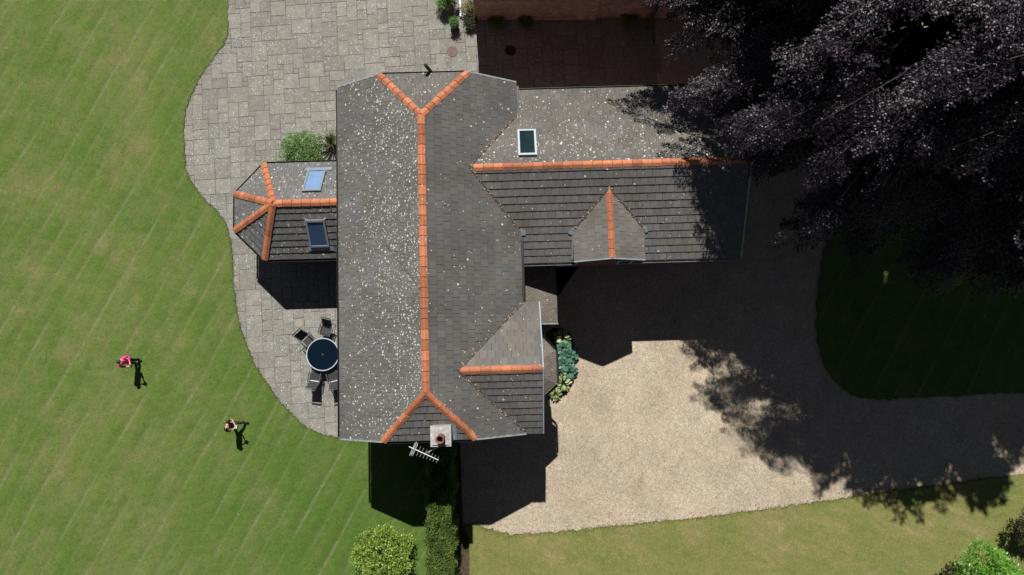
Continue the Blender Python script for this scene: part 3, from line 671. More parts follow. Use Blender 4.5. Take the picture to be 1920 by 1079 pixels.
mb = MB(); mb.box((0, 0, .08), ((e1 - e0).length, .09, .16)); mb.build('board', 'white', ED)
for x in (-1.1, 0, 1.1): mb = MB(); mb.box((x, .07, .07), (.05, .05, .18)); mb.build('peg', 'timber', ED)
g0, g1 = at(1216, 50), at(1232, 8)
GT = empty('timber_gate', (g0.x, g0.y, 0), math.atan2(g1.y - g0.y, g1.x - g0.x), 'dark timber gate standing open at the brick wall', 'gate')
mb = MB()
for k in range(6): mb.box((.12 + .16 * k, 0, 1.0), (.152, .04, 1.9))
mb.build('board_panel', 'timber', GT)
for z in (.25, 1.0, 1.75): mb = MB(); mb.box((.52, .035, z), (.95, .028, .11)); mb.build('rail', 'timber', GT)
mb = MB(); mb.box((-.06, 0, 1.1), (.18, .18, 2.2)); mb.lathe([(.13, 2.2), (.13, 2.24), (.02, 2.33)], (-.06, 0, 0), 4); mb.build('gate_post', 'timber', GT)
# covers and small yard things
def disc(name, u, v, r, mat, label, cat, z=.0):
    p = at(u, v); o = empty(name, (p.x, p.y, -.012), random.random(), label, cat); mb = MB(); mb.lathe([(r, 0), (r, .018 + z), (r * .93, .026 + z), (r * .90, .020 + z), (.001, .022 + z)], n=28); mb.build('lid', mat, o)
    mb = MB()
    for k in range(-2, 3): mb.box((0, k * r * .28, .023 + z), (r * 1.3 * math.sqrt(1 - (k * .28) ** 2), .012, .01))
    if mat != 'palestone': mb.build('lid_ribs', mat, o)
    return o
disc('manhole_cover', 848, 97, .29, 'lid', 'round rusty brown manhole cover in the sunlit paving', 'manhole cover')
disc('manhole_cover', 957, 95, .29, 'planter', 'round dark manhole cover in the building shadow', 'manhole cover')
disc('round_stone', 560, 607, .22, 'palestone', 'pale round stone set in the patio above the table', 'stone')
# ------------------------------------------------------------------ garden furniture
tp = at(605, 665, .72)
TB = empty('patio_table', (tp.x, tp.y, -.012), 0, 'round dark glass garden table with a pale rim by the house', 'table')
mb = MB(); mb.lathe([(.775, .705), (.775, .725), (.03, .725), (.03, .705)], n=56); mb.build('glass_top', 'tableglass', TB)
mb = MB(); mb.lathe([(.768, .69), (.82, .69), (.825, .71), (.82, .735), (.78, .735), (.768, .70)], n=64); mb.build('rim', 'tablerim', TB)
mb = MB(); mb.lathe([(.045, .726), (.045, .734), (.02, .736), (.02, .726)], n=16); mb.build('parasol_hole_ring', 'tube', TB)
mb = MB(); mb.lathe([(.42, .30), (.42, .325), (.0, .325)], n=32); mb.build('lower_shelf', 'sling', TB)
for k in range(4):
    a = math.pi / 4 + k * math.pi / 2; mb = MB(); c, s = math.cos(a), math.sin(a); mb.tube([(.70 * c, .70 * s, .69), (.58 * c, .58 * s, .5), (.50 * c, .50 * s, .3), (.66 * c, .66 * s, 0)], .02, 8); mb.build('leg', 'tube', TB)
CHAIRS = 'reclining garden chairs round the patio table'
def make_chair(label):
    """reclining sling chair facing +x"""
    o = empty('garden_chair', (0, 0, 0), 0, label, 'chair', CHAIRS); w = .25
    def sling(pts, half, mat, name, t=.012):
        mb = MB(); vs = []; n = len(pts)
        for x, z in pts: vs += [(x, -half, z), (x, half, z), (x, half, z - t), (x, -half, z - t)]
        fs = [(0, 3, 2, 1), (4 * n - 4, 4 * n - 3, 4 * n - 2, 4 * n - 1)]
        for i in range(n - 1):
            for k in range(4): fs.append((4 * i + k, 4 * i + (k + 1) % 4, 4 * i + 4 + (k + 1) % 4, 4 * i + 4 + k))
        mb.add(vs, fs); return mb.build(name, mat, o)
    sling([(.27, .45), (.20, .455), (0, .425), (-.18, .41)], w - .02, 'sling', 'seat')
    sling([(-.20, .43), (-.34, .66), (-.50, .92), (-.535, .975)], w - .02, 'sling', 'backrest')
    sling([(-.565, 1.035), (-.585, 1.07)], w - .02, 'tube', 'headrest_bar')
    sling([(-.165, .425), (-.20, .445)], w - .03, 'tablerim', 'hinge_bar', .02)
    mb = MB()
    for s in (-w, w): mb.tube([(.29, s, .43), (.18, s, .455), (-.19, s, .42)], .014, 6)
    mb.tube([(.29, -w, .43), (.29, w, .43)], .014, 6); mb.build('seat_frame', 'tube', o)
    mb = MB()
    for s in (-w, w): mb.tube([(-.19, s, .42), (-.60, s, 1.08)], .014, 6)
    mb.tube([(-.60, -w, 1.08), (-.60, w, 1.08)], .014, 6); mb.build('back_frame', 'tube', o)
    for s in (-1, 1):
        y = s * (w + .04); mb = MB(); mb.box((.0, y, .655), (.50, .05, .025)); mb.tube([(-.25, y, .65), (-.36, s * (w + .015), .70)], .012, 6); mb.build('armrest', 'tube', o)
        mb = MB(); mb.tube([(.24, y, .645), (.10, y, .40), (-.38, y, 0)], .013, 6); mb.build('leg', 'tube', o)
        mb = MB(); mb.tube([(-.22, y, .645), (-.06, y, .40), (.30, y, 0)], .013, 6); mb.build('leg', 'tube', o)
    mb = MB(); mb.tube([(-.37, -w - .04, .012), (-.37, w + .04, .012)], .013, 6); mb.tube([(.29, -w - .04, .012), (.29, w + .04, .012)], .013, 6); mb.build('floor_bar', 'tube', o)
    return o
def copy_tree(o, parent=None):
    c = o.copy(); COL.objects.link(c); c.parent = parent
    for chd in list(o.children): copy_tree(chd, c)
    return c
proto = None
for (u, v, rz, lab) in [(577, 639, -45, 'black reclining chair angled at the grassward side of the glass table, back to the lawn'), (611, 619, -105, 'black reclining chair nearest the round stone side, back towards the sunroom shadow'), (591, 708, 82, 'black reclining chair below the table with its long backrest wholly in view'), (626, 708, 105, 'black reclining chair tucked half under the roof eave below the table')]:
    o = make_chair(lab) if proto is None else copy_tree(proto); proto = proto or o
    p = at(u, v, .45); o.location = (p.x, p.y, -.012); o.rotation_euler = (0, 0, math.radians(rz)); o['label'] = lab
# ------------------------------------------------------------------ people
def skin_obj(name, graph, mat, parent, sub=2):
    """graph: list of (joint, parent index, radius)"""
    me = bpy.data.meshes.new(name); me.from_pydata([g[0] for g in graph], [(i, g[1]) for i, g in enumerate(graph) if g[1] is not None], [])
    o = link(name, me, mat, parent); md = o.modifiers.new('skin', 'SKIN'); md.use_smooth_shade = True
    for i, g in enumerate(graph):
        r = g[2] if isinstance(g[2], tuple) else (g[2], g[2]); me.skin_vertices[0].data[i].radius = r
    me.skin_vertices[0].data[0].use_root = True
    s = o.modifiers.new('sub', 'SUBSURF'); s.levels = sub; s.render_levels = sub; return o
def ell(mb, c, r, R=None, n=16, m=10):
    R = R or Matrix.Identity(3); vs = [Vector(c) + R @ Vector((0, 0, r[2]))]; fs = []
    for i in range(1, m):
        th = math.pi * i / m
        for k in range(n):
            a = 2 * math.pi * k / n; vs.append(Vector(c) + R @ Vector((r[0] * math.sin(th) * math.cos(a), r[1] * math.sin(th) * math.sin(a), r[2] * math.cos(th))))
    vs.append(Vector(c) - R @ Vector((0, 0, r[2])))
    for k in range(n): fs.append((0, 1 + k, 1 + (k + 1) % n)); fs.append((len(vs) - 1, 1 + (m - 2) * n + (k + 1) % n, 1 + (m - 2) * n + k))
    for i in range(m - 2):
        for k in range(n): fs.append((1 + i * n + k, 1 + (i + 1) * n + k, 1 + (i + 1) * n + (k + 1) % n, 1 + i * n + (k + 1) % n))
    mb.add(vs, fs)
def person(loc, rz, label, feet, hands, topmat, legmat, hairmat, long_sleeve, headpitch, hairlong, device, devlabel):
    o = empty('person', loc, rz, label, 'person')
    G = []
    def j(p, par, r): G.append((Vector(p), par, r)); return len(G) - 1
    pel = j((0, 0, .95), None, (.13, .16)); ab = j((.01, 0, 1.10), pel, (.115, .145)); chst = j((0, 0, 1.30), ab, (.12, .165)); nk0 = j((.01, 0, 1.44), chst, (.07, .10)); nk = j((.03, 0, 1.52), nk0, .055)
    hx = .03 + .06 * headpitch
    h1 = j((hx + .02, 0, 1.60), nk, (.082, .072)); h2 = j((hx + .015, 0, 1.70), h1, (.095, .08)); j((hx, 0, 1.76), h2, (.07, .06))
    elb = []; shd = []
    for s, hd in ((1, hands[0]), (-1, hands[1])):
        hd = Vector(hd); sh = Vector((0, s * .19, 1.40)); si = j(sh, nk0, .06); e = Vector((.02, s * .30, 1.12)) if long_sleeve else Vector((.06, s * .31, 1.13))
        ei = j(e, si, .043); wr = hd + (e - hd).normalized() * .09; wi = j(wr, ei, .03); shd.append(sh); elb.append((e, wr))
        d = (hd - wr).normalized(); sd = d.cross(Vector((0, 0, 1))).normalized(); pm = j(hd, wi, (.036, .022))
        for k in range(4):
            b = hd + d * .04 + sd * (k - 1.5) * .019; f1 = j(b, pm, .011); f2 = j(b + d * (.030 + .006 * (1.5 - abs(k - 1.5))) + Vector((0, 0, -.012)), f1, .009); j(b + d * .042 + Vector((0, 0, -.036)), f2, .008)
        t1 = j(hd - d * .015 + sd * (-s) * -.035, pm, .013); j(hd + d * .022 + sd * s * .055 + Vector((0, 0, .01)), t1, .010)
    knees = []
    for s, ft in ((1, feet[0]), (-1, feet[1])):
        ft = Vector(ft); hip = Vector((0, s * .095, .90)); hi = j(hip, pel, .092); kn = hip.lerp(ft, .5) + Vector((.05, 0, .03)); ki = j(kn, hi, .062); an = ft + Vector((0, 0, .09)); ai = j(an, ki, .042); knees.append((hip, kn, an, ft)); j(ft + Vector((.11, 0, .045)), ai, .028)
    skin_obj('body', G, 'skin', o)
    # clothes follow the body a little outside it
    T = []
    def t(p, par, r): T.append((Vector(p), par, r)); return len(T) - 1
    a = t((0, 0, .93), None, (.155, .185)); b = t((.01, 0, 1.10), a, (.145, .175)); c = t((0, 0, 1.30), b, (.15, .19)); d = t((.01, 0, 1.43), c, (.09, .12)); t((.02, 0, 1.475), d, (.066, .07))
    for i in (0, 1):
        s_ = t(shd[i], d, .085); e, wr = elb[i]
        if long_sleeve: ei = t(e, s_, .068); t(e.lerp(wr, .93), ei, .045)
        else: t(shd[i].lerp(e, .62), s_, .068)
    skin_obj('jacket' if long_sleeve else 'tee_shirt', T, topmat, o)
    T = []
    a = t((0, 0, .98), None, (.14, .17)); b = t((0, 0, .90), a, (.145, .175))
    for hip, kn, an, ft in knees: hi = t(hip + Vector((0, 0, -.06)), b, .105); ki = t(kn, hi, .078); t(an + Vector((0, 0, -.045)), ki, .066)
    skin_obj('trousers', T, legmat, o)
    for hip, kn, an, ft in knees:
        skin_obj('shoe', [(ft + Vector((-.05, 0, .055)), None, (.058, .06)), (ft + Vector((.06, 0, .055)), 0, (.060, .055)), (ft + Vector((.19, 0, .045)), 1, (.055, .045))], 'blackcloth', o, 1)
    # face and hair
    mb = MB(); hc = Vector((hx + .012, 0, 1.69))
    ell(mb, hc + Vector((.105, 0, -.02)), (.024, .014, .026)); mb.build('nose', 'skin', o, smooth=True)
    for s in (-1, 1):
        mb = MB(); ell(mb, hc + Vector((.085, s * .034, .008)), (.016, .016, .011)); mb.build('eye', 'white', o, smooth=True)
        mb = MB(); ell(mb, hc + Vector((-.005, s * .088, -.01)), (.026, .012, .036)); mb.build('ear', 'skin', o, smooth=True)
    mb = MB(); ell(mb, hc + Vector((.088, 0, -.062)), (.014, .028, .008)); mb.build('mouth', 'darkred', o, smooth=True)
    mb = MB(); ell(mb, hc + Vector((-.028 if hairlong else -.05, 0, .028 if hairlong else -.005)), (.098, .098, .088) if hairlong else (.075, .090, .072))
    if hairlong: ell(mb, hc + Vector((-.085, 0, -.12)), (.055, .085, .15))
    mb.build('hair', hairmat, o, smooth=True)
    # the controller held in both hands is a thing of its own
    mid_ = (Vector(hands[0]) + Vector(hands[1])) / 2 + Vector((.06, 0, -.01)); Rz = Matrix.Rotation(rz, 3, 'Z')
    dv = empty('drone_controller', Vector(loc) + Rz @ mid_, rz, devlabel, 'controller')
    mb = MB(); mb.prism([(-.05, -.085), (.045, -.08), (.055, -.06), (.055, .06), (.045, .08), (-.05, .085), (-.065, .06), (-.065, -.06)], -.018, .018); mb.build('case', device, dv)
    mb = MB(); mb.box((.075, 0, .03), (.09, .155, .010), mat=Matrix.Rotation(-.5, 3, 'Y')); mb.build('screen', 'planter', dv)
    for s in (-1, 1):
        mb = MB(); mb.lathe([(.012, 0), (.006, .02), (.014, .03)], (-.01, s * .055, .018), 10); mb.build('stick', 'black', dv)
        mb = MB(); mb.tube([(.055, s * .05, 0), (.16, s * .075, .05)], .007, 6); mb.build('antenna', 'black', dv)
    return o
pp = at(257, 677)
person((pp.x, pp.y, 0), math.radians(-28), 'person in a bright pink jacket and black trousers holding a controller on the lawn', [(.05, .11, 0), (-.03, -.11, 0)], [(.36, .07, 1.26), (.37, -.08, 1.25)], 'pink', 'blackcloth', 'hair', True, .6, True, 'black', 'black controller held by the person in pink')
pp = at(447, 793)
person((pp.x, pp.y, 0), math.radians(-12), 'person in a black tee shirt and charcoal trousers striding over the lawn with a controller', [(.36, .10, 0), (-.30, -.10, 0)], [(.30, .07, 1.18), (.31, -.08, 1.17)], 'blackcloth', 'greycloth', 'hairgrey', False, .9, False, 'white', 'pale controller held by the person in black')
# ------------------------------------------------------------------ plants
def rand_dirs(n, up=.0):
    d = RNG.normal(0, 1, (n, 3)); d = norm(d); d[:, 2] = d[:, 2] + up; return norm(d)
def clump_leaves(centres, per, rad, L, Wd, outward=None, droop=0.0, nup=.6):
    """scatter leaves in small clumps round the centres"""
    n = len(centres) * per; c = np.repeat(centres, per, 0); off = RNG.normal(0, 1, (n, 3)) * rad
    d = rand_dirs(n, .15) if outward is None else norm(np.repeat(outward, per, 0) + RNG.normal(0, .6, (n, 3)))
    d[:, 2] -= droop; nr = norm(RNG.normal(0, 1, (n, 3)) * .7 + np.array([0, 0, nup * 2]))
    return leaf_quads(c + off, d, nr, RNG.uniform(L * .7, L * 1.25, n), RNG.uniform(Wd * .75, Wd * 1.25, n))
def shrub(name, loc, r, h, mat, label, cat, nclump, per, L, Wd, core=None, lobes=7, group=None, seed=0, bm='stemgreen', squash=1.0):
    rg = np.random.default_rng(seed); o = empty(name, loc, rg.random() * 6, label, cat, group); C = []; Nn = []
    lob = [(np.array([r * .55 * math.cos(a) * rg.uniform(.6, 1.25), r * .55 * squash * math.sin(a) * rg.uniform(.6, 1.25), h * rg.uniform(.42, .72)]), r * rg.uniform(.28, .48)) for a in np.linspace(0, 2 * math.pi, lobes, endpoint=False)] + [(np.array([0, 0, h * .68]), r * .6)]
    for i in range(nclump):
        c, rr = lob[rg.integers(len(lob))]; d = rg.normal(0, 1, 3); d /= np.linalg.norm(d); d[2] = abs(d[2]) * .9 + .1 * d[2] if rg.random() < .75 else d[2]
        C.append(c + d * rr * np.array([1, 1, min(1, h / (2 * r) + .3)]) * rg.uniform(.55, 1.05)); Nn.append(d)
    q = clump_leaves(np.array(C), per, .05 + L * .25, L, Wd, np.array(Nn)); q[:, :, 2] = np.maximum(q[:, :, 2], .01)
    rn_ = np.clip(np.repeat(rg.random(nclump), per) * .6 + rg.random(nclump * per) * .5, 0, 1)
    quads('foliage', q, mat, o, rn_)
    mb = MB(); mb.tube([(0, 0, 0), (0, 0, h * .35)], [.05, .04], 7)
    for k in range(6):
        a = k * 1.05; mb.tube([(0, 0, h * .3), (r * .3 * math.cos(a), r * .3 * math.sin(a), h * .5), (r * .55 * math.cos(a), r * .55 * math.sin(a), h * .7)], [.03, .02, .01], 5)
    mb.build('stem', bm, o); return o
p = at(718, 1040, .9); shrub('round_shrub', (p.x, p.y, 0), 1.55, 2.0, 'lime', 'round lime green shrub on the lawn beside the clipped hedge', 'shrub', 900, 13, .10, .065, lobes=7, seed=14)
p = at(1852, 1100, 2.0); shrub('leafy_shrub', (p.x, p.y, 0), 2.0, 3.6, 'bright', 'bright green long leaved shrub growing at the front lawn corner', 'shrub', 700, 12, .24, .055, lobes=9, seed=8)
p = at(1935, 985, 1.0); shrub('twiggy_shrub', (p.x, p.y, 0), 1.0, 2.0, 'olive', 'dull olive twiggy shrub at the frame edge above the bright shrub', 'shrub', 520, 12, .09, .05, lobes=8, seed=9)
p = at(566, 290, .35); shrub('border_shrub', (p.x, p.y, -.01), 1.35, .95, 'shrub', 'bushy green border shrub beside the sunroom roof', 'shrub', 620, 11, .075, .045, lobes=9, seed=5)
p = at(838, 4, .5); shrub('yard_shrub', (p.x, p.y + .2, -.01), .62, 1.1, 'bright', 'small bright green shrub next to the white edging board', 'shrub', 260, 10, .09, .055, lobes=6, seed=6)
for i, (u, v, r, h, mt, lab) in enumerate([(930, 46, .55, .5, 'hedge', 'dark low plant at the left foot of the brick wall'), (985, 45, .5, .45, 'hedge', 'dark low plant further along the foot of the brick wall'), (1180, 38, .6, .5, 'hedge', 'dark low plant at the brick wall beside the gate'), (880, 22, .42, .8, 'dry', 'dry straw coloured plant at the building corner'), (883, 46, .3, .5, 'olive', 'small dull plant at the building corner next to the straw one')]):
    p = at(u, v); shrub('wall_plant', (p.x, p.y, -.012), r, h, mt, lab, 'plant', 130, 9, .09, .04, lobes=5, seed=30 + i)
# planter with a small plant
p = at(853, 51); PL = empty('planter', (p.x, p.y, -.012), 0, 'round black planter at the end of the white edging board', 'planter')
mb = MB(); mb.lathe([(.12, 0), (.20, .1), (.245, .25), (.22, .38), (.19, .42), (.17, .42), (.17, .34), (.001, .34)], n=24); mb.build('pot', 'planter', PL, smooth=True)
shrub('potted_plant', (p.x, p.y, .33), .24, .42, 'shrub', 'small bushy green plant in the round black planter', 'plant', 90, 9, .06, .035, lobes=5, seed=41)
# sword-leaved plant with cream flowers
p = at(620, 268, .4); YU = empty('sword_leaf_plant', (p.x, p.y, -.01), 0, 'spiky sword leaved plant with cream flowers against the house', 'plant')
q = []
for k in range(95):
    a = random.uniform(0, 6.28); e = random.uniform(.15, 1.3); L = random.uniform(.5, .85); d = np.array([math.cos(a) * math.cos(e), math.sin(a) * math.cos(e), math.sin(e)]); side = np.array([-math.sin(a), math.cos(a), 0]) * .022; b = np.array([0, 0, .2]) + d * .05; m_ = b + d * L * .55; tpt = b + d * L - np.array([0, 0, .12 * L])
    q.append([b - side, b + side, m_ + side * 1.2, m_ - side * 1.2]); q.append([m_ - side * 1.2, m_ + side * 1.2, tpt + side * .1, tpt - side * .1])
quads('leaf_rosette', np.array(q), 'yucca', YU)
mb = MB(); fl = []
for (dx, dy) in ((-.25, .55), (-.45, .35), (-.2, -.1)):
    mb.tube([(0, 0, .2), (dx * .6, dy * .6, .8), (dx, dy, 1.1)], [.012, .01, .006], 5)
    for k in range(26): fl.append(np.array([dx, dy, 1.1]) * random.uniform(.75, 1.05) + np.random.default_rng(k).normal(0, .035, 3))
mb.build('flower_stalks', 'stemgreen', YU); quads('flowers', clump_leaves(np.array(fl), 3, .02, .05, .035), 'cream', YU)
# hostas by the bay window
def hosta(u, v, r, mat, label, n, seed, L=.30, Wf=.62):
    rg = np.random.default_rng(seed); p = at(u, v, .25); o = empty('hosta', (p.x, p.y, -.03), 0, label, 'plant', 'hostas planted below the bay window'); V = []; rn_ = []
    stm = MB()
    for k in range(n):
        a = k * 2.4 + rg.random() * .5; f = (k + .5) / n; e = 1.25 - 1.15 * f; R_ = r * (.15 + .62 * f)
        b = np.array([R_ * math.cos(a), R_ * math.sin(a), .42 - .26 * f + rg.uniform(-.03, .03)]); d = np.array([math.cos(a), math.sin(a), .25 - .5 * f]); d /= np.linalg.norm(d); s = np.array([-math.sin(a), math.cos(a), rg.uniform(-.2, .2)]); l = L * rg.uniform(.8, 1.2); w_ = l * Wf * .5; up = np.cross(d, s); up *= np.sign(up[2]) 
        m1 = b + d * l * .33; m2 = b + d * l * .7; tip = b + d * l - up * l * .12
        V += [[b, m1 - s * w_ + up * w_ * .25, m1, b], ]
        V[-1] = [b, m1 + s * w_ + up * w_ * .3, m2 + s * w_ * .75 + up * w_ * .2, m2]; V.append([b, m2, m2 - s * w_ * .75 + up * w_ * .2, m1 - s * w_ + up * w_ * .3]); V.append([m2, m2 + s * w_ * .75 + up * w_ * .2, tip, m2 - s * w_ * .75 + up * w_ * .2]); c_ = rg.random(); rn_ += [c_ * .9, c_ * .8, c_]
        stm.tube([(0, 0, 0), tuple(b * .6), tuple(b)], .006, 4)
    quads('leaf', np.array(V), mat, o, np.array(rn_)); stm.build('stalk', 'stemgreen', o)
H = [(1055, 634, .42, 'hostavar', 'pale variegated hosta at the shaded end of the bed below the bay', 26, 1, .26, .5), (1056, 656, .45, 'hosta', 'large blue green hosta next to the pale variegated one', 22, 2, .30, .85), (1066, 668, .40, 'hosta', 'blue green hosta on the gravel side of the bed', 20, 3, .29, .85), (1056, 684, .42, 'hosta', 'blue green hosta in the middle of the bed against the bay', 22, 4, .29, .85), (1066, 696, .40, 'hosta', 'blue green hosta on the gravel side next to the yellow green one', 20, 5, .28, .85), (1056, 718, .42, 'hostavar', 'yellow green hosta at the sunny end of the bed', 26, 6, .25, .5), (1041, 738, .30, 'hostavar', 'smallest yellow green hosta by the bay corner', 20, 7, .19, .5)]
for h in H: hosta(*h)
sheet('soil_bed', smooth_closed([at(*q_) for q_ in [(1015, 615), (1070, 615), (1080, 660), (1078, 715), (1060, 745), (1030, 752), (1015, 740)]], True, 2), -.03, 'soil')
sheet('soil_strip', [at(806, 815), at(862, 815), at(868, 985), at(880, 1010), at(880, 2600), at(796, 2600)], .004, 'soil')
# clipped hedge
h0, h1 = at(823, 846, 1.9), at(826, 1150, 1.9)
HG = empty('clipped_hedge', ((h0.x + h1.x) / 2, (h0.y + h1.y) / 2, 0), math.atan2(h1.y - h0.y, h1.x - h0.x), 'clipped dark green box hedge running from the house across the lawn', 'hedge')
def hedge_leaves(Lx, Wy, Hz):
    n = 46000; u = RNG.random(n); fc = RNG.random(n); P = np.zeros((n, 3)); Nn = np.zeros((n, 3)); tot = Wy + 2 * Hz * .75
    for i in range(n):
        f = fc[i] * tot; x = (u[i] - .5) * Lx
        if f < Wy: P[i] = (x, f - Wy / 2, Hz); Nn[i] = (0, 0, 1)
        else:
            f -= Wy; s = 1 if f < Hz * .75 else -1; f = f % (Hz * .75); P[i] = (x, s * Wy / 2, Hz - f * 1.33); Nn[i] = (0, s, .1)
    k = RNG.random(n) < .05; P[k, 0] = -Lx / 2; P[k, 1] = (RNG.random(k.sum()) - .5) * Wy; P[k, 2] = RNG.random(k.sum()) * Hz; Nn[k] = (-1, 0, .1)
    lump = .07 * np.sin(P[:, 0] * 3.1 + 1) + .06 * np.sin(P[:, 0] * 7.3 + P[:, 1] * 4) + .04 * np.sin(P[:, 1] * 11 + P[:, 0] * 2)
    edge = np.maximum(0, np.abs(P[:, 1]) - Wy * .36) / (Wy * .14); P[:, 2] -= np.where(Nn[:, 2] > .9, .14 * edge ** 2, 0)
    P += Nn * (lump[:, None] + RNG.normal(-.03, .055, n)[:, None]) + RNG.normal(0, .02, (n, 3)); P[:, 2] = np.maximum(P[:, 2], .01)
    d = norm(Nn * .7 + RNG.normal(0, .8, (n, 3))); nr = norm(Nn + RNG.normal(0, .55, (n, 3)))
    rr = np.clip(.5 + .35 * np.sin(P[:, 0] * 5.1) * np.sin(P[:, 1] * 6 + P[:, 0] * 1.7) + RNG.normal(0, .28, n), 0, 1)
    return leaf_quads(P, d, nr, RNG.uniform(.05, .085, n), RNG.uniform(.03, .05, n)), rr
q, rr_ = hedge_leaves((h1 - h0).length, 1.22, 1.9); quads('foliage', q, 'hedge', HG, rr_)
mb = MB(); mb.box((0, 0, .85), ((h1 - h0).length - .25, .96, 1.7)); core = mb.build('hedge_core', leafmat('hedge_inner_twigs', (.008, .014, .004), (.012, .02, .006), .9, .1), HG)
# ------------------------------------------------------------------ copper beech
def copper_beech(base, rx, ry, zc, rtop, rbot, seed, label, nbough, detail_fn):
    """layered boughs: each carries flat drooping sprays of small glossy leaves, near-black inner leaves paint the shade between them"""
    rg = np.random.default_rng(seed); o = empty('copper_beech', base, 0, label, 'tree'); LQ = []; LR = []; tw = MB()
    def spray(p0, ax, up, Ls, det, tone):
        sd = np.cross(up, ax); sd /= np.linalg.norm(sd); up = np.cross(ax, sd)
        nt, lp, LL, WW = ((16, 15, .082, .050), (10, 8, .19, .13), (6, 6, .42, .34))[2 - det]
        curve = lambda t: p0 + ax * Ls * t - np.array([0, 0, .30 * t * t])
        if det >= 2 and rg.random() < .35: tw.tube([curve(0), curve(.35), curve(.7), curve(1)], [.020, .015, .010, .004], 4, False)
        for k in range(nt):
            t = .10 + .90 * k / nt; b = curve(t); s = 1 if k % 2 else -1; tl = Ls * (.36 * (1 - t) + .10) * rg.uniform(.7, 1.2)
            td = ax * .8 + sd * s * .7 + up * rg.normal(0, .12); td /= np.linalg.norm(td)
            ff = (np.arange(lp) + rg.random(lp)) / lp; ps = b + td * tl * ff[:, None] - np.array([0, 0, .12]) * (ff ** 2)[:, None] * tl
            ps = ps + rg.normal(0, .022 + .02 * (2 - det), (lp, 3))
            ls = np.cross(up, td); sg = np.where(np.arange(lp) % 2 == 0, 1, -1)[:, None]
            la = norm(td + ls * sg * .8 + rg.normal(0, .25, (lp, 3)) - np.array([0, 0, .2])); nr = norm(up + rg.normal(0, .50, (lp, 3)))
            LQ.append(leaf_quads(ps, la, nr, rg.uniform(LL * .7, LL * 1.2, lp), rg.uniform(WW * .75, WW * 1.2, lp)))
            LR.append(np.clip(rg.random(lp) * .5 + tone, 0, 1))
    n_ = 0; tips = [np.array(at(u, v, z)) - np.array(base) for u, v, z in FRINGE]
    while n_ < nbough + len(tips):
        d = rg.normal(0, 1, 3); d /= np.linalg.norm(d)
        if d[2] < -.45: continue
        fixed = tips[n_] if n_ < len(tips) else None
        if fixed is not None: d = np.array([fixed[0] / rx, fixed[1] / ry, -.1]); d /= np.linalg.norm(d)
        a = math.atan2(d[1], d[0]); wob = 1 + .05 * math.sin(3 * a + 1.3) + .05 * math.sin(7 * a + .4) + .05 * math.sin(13 * a)
        shell = rg.choice([1.0, .88, .76], p=[.62, .26, .12]) * rg.uniform(.94, 1.06)
        rz_ = rtop if d[2] > 0 else rbot
        c = np.array([d[0] * rx * wob * shell, d[1] * ry * wob * shell, zc + d[2] * rz_ * shell])
        if fixed is not None: c = fixed
        det = detail_fn(c + np.array(base))
        if fixed is None and det == 0 and rg.random() < .5: continue
        if fixed is None and d[1] < -.25 and d[0] > .05 and rg.random() < .45: continue
        n_ += 1
        hor = np.array([d[0], d[1], 0.0]); hor /= np.linalg.norm(hor) + 1e-6
        ax = hor + np.array([0, 0, -.22 - .2 * rg.random() + .45 * max(0, d[2])]) + rg.normal(0, .28, 3); ax /= np.linalg.norm(ax)
        up = np.array([0, 0, 1.0]) + .3 * hor + rg.normal(0, .14, 3); sd = np.cross(up, ax); sd /= np.linalg.norm(sd); up = np.cross(ax, sd)
        Lb = rg.uniform(2.4, 4.4); p0 = c - ax * Lb; tone = rg.random() * .5
        if det >= 2: tw.tube([p0, p0 + ax * Lb * .5, c], [.024, .017, .006], 4, False)
        spray(c - ax * .9, ax, up, rg.uniform(1.3, 1.9), det, tone)
        for k in range(7):
            t = .18 + .72 * k / 7; s = 1 if k % 2 else -1; sx = ax * .85 + sd * s * rg.uniform(.35, .65); sx /= np.linalg.norm(sx)
            spray(p0 + ax * Lb * t - np.array([0, 0, .25 * t * t]), sx, up + rg.normal(0, .12, 3), rg.uniform(.95, 1.5) * (1.45 - .85 * t), det, tone)
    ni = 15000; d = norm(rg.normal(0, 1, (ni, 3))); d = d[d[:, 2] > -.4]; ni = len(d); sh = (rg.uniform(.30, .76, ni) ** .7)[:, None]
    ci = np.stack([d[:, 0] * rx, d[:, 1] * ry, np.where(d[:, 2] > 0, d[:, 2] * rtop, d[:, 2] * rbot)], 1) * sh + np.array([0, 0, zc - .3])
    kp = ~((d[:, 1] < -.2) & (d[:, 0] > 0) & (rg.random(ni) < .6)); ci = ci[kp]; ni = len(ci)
    quads('foliage', np.concatenate(LQ), 'beech', o, np.concatenate(LR)); tw.build('twigs', 'twig', o)
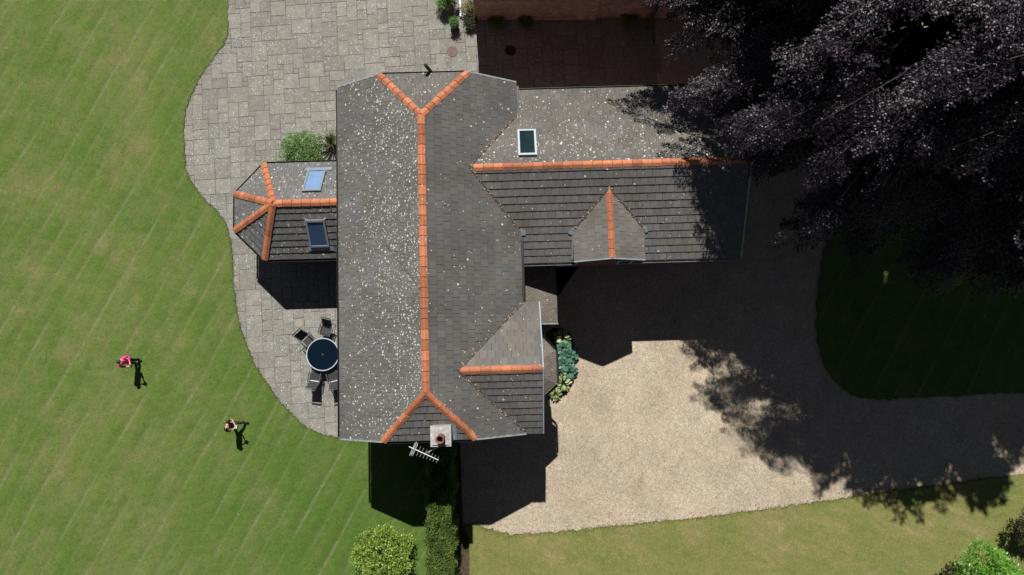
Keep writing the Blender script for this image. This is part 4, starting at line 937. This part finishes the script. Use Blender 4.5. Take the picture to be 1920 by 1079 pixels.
    quads('inner_shade_foliage', leaf_quads(ci, rg.normal(0, 1, (ni, 3)), norm(rg.normal(0, .6, (ni, 3)) + np.array([0, 0, 1.])), rg.uniform(.6, 1.1, ni), rg.uniform(.45, .75, ni)), 'beechin', o)  # oversized near-black leaves that paint the dark gaps of the crown
    mb = MB(); H_ = zc + rtop * .75; mb.tube([(0, 0, -.1), (.05, 0, .5), (.1, .05, 3), (0, .1, H_ * .6), (.1, 0, H_)], [.75, .55, .46, .33, .08], 14); mb.build('trunk', 'bark', o, smooth=True)
    for k in range(22):
        a = k * 2.4; z0 = 3.0 + (H_ - 5) * k / 22; rad = rx * .5 * (1 - .5 * max(0, (z0 - zc) / rtop)); mb = MB()
        e = Vector((math.cos(a) * rad, math.sin(a) * rad * ry / rx, z0 + rad * .32 + 1)); m_ = Vector((math.cos(a + .1) * rad * .5, math.sin(a + .1) * rad * .5, z0 + rad * .25))
        mb.tube([(0, 0, z0), m_, e], [.17, .11, .03], 7); mb.build('limb', 'bark', o, smooth=True)
    return o
FRINGE = [(1287, 184, 8.6), (1268, 96, 9), (1330, 28, 9.2), (1415, 218, 8.4), (1380, 130, 8.8), (1472, 288, 8.2), (1440, 240, 8.6), (1486, 438, 7.6), (1530, 400, 8), (1590, 430, 8), (1555, 330, 8.4), (1618, 478, 7.8), (1660, 440, 8.2), (1722, 492, 8), (1783, 532, 7.6), (1845, 440, 8.6), (1900, 480, 8.2), (1560, 380, 8.6), (1630, 400, 9), (1700, 430, 9), (1180, -45, 9.8), (1215, -70, 10), (1240, -40, 9.4), (1290, -30, 9.6)]
def detail(w):
    if w[2] < 1: return 0
    # distance of the spray from what the drone could see
    d = Vector((w[0], w[1], w[2] - HC)); d.rotate(Matrix.Rotation(-TILT, 3, 'X'))
    x, y = -d.x / d.z * FPX, -d.y / d.z * FPX
    if abs(x) < 1080 and abs(y) < 660: return 2
    return 1 if abs(x) < 1700 and abs(y) < 1200 else 0
copper_beech((20.6, 12.8, 0), 13.8, 9.5, 9.6, 11.4, 3.0, 5, 'huge dark purple copper beech overhanging the end of the wing', 680, detail)
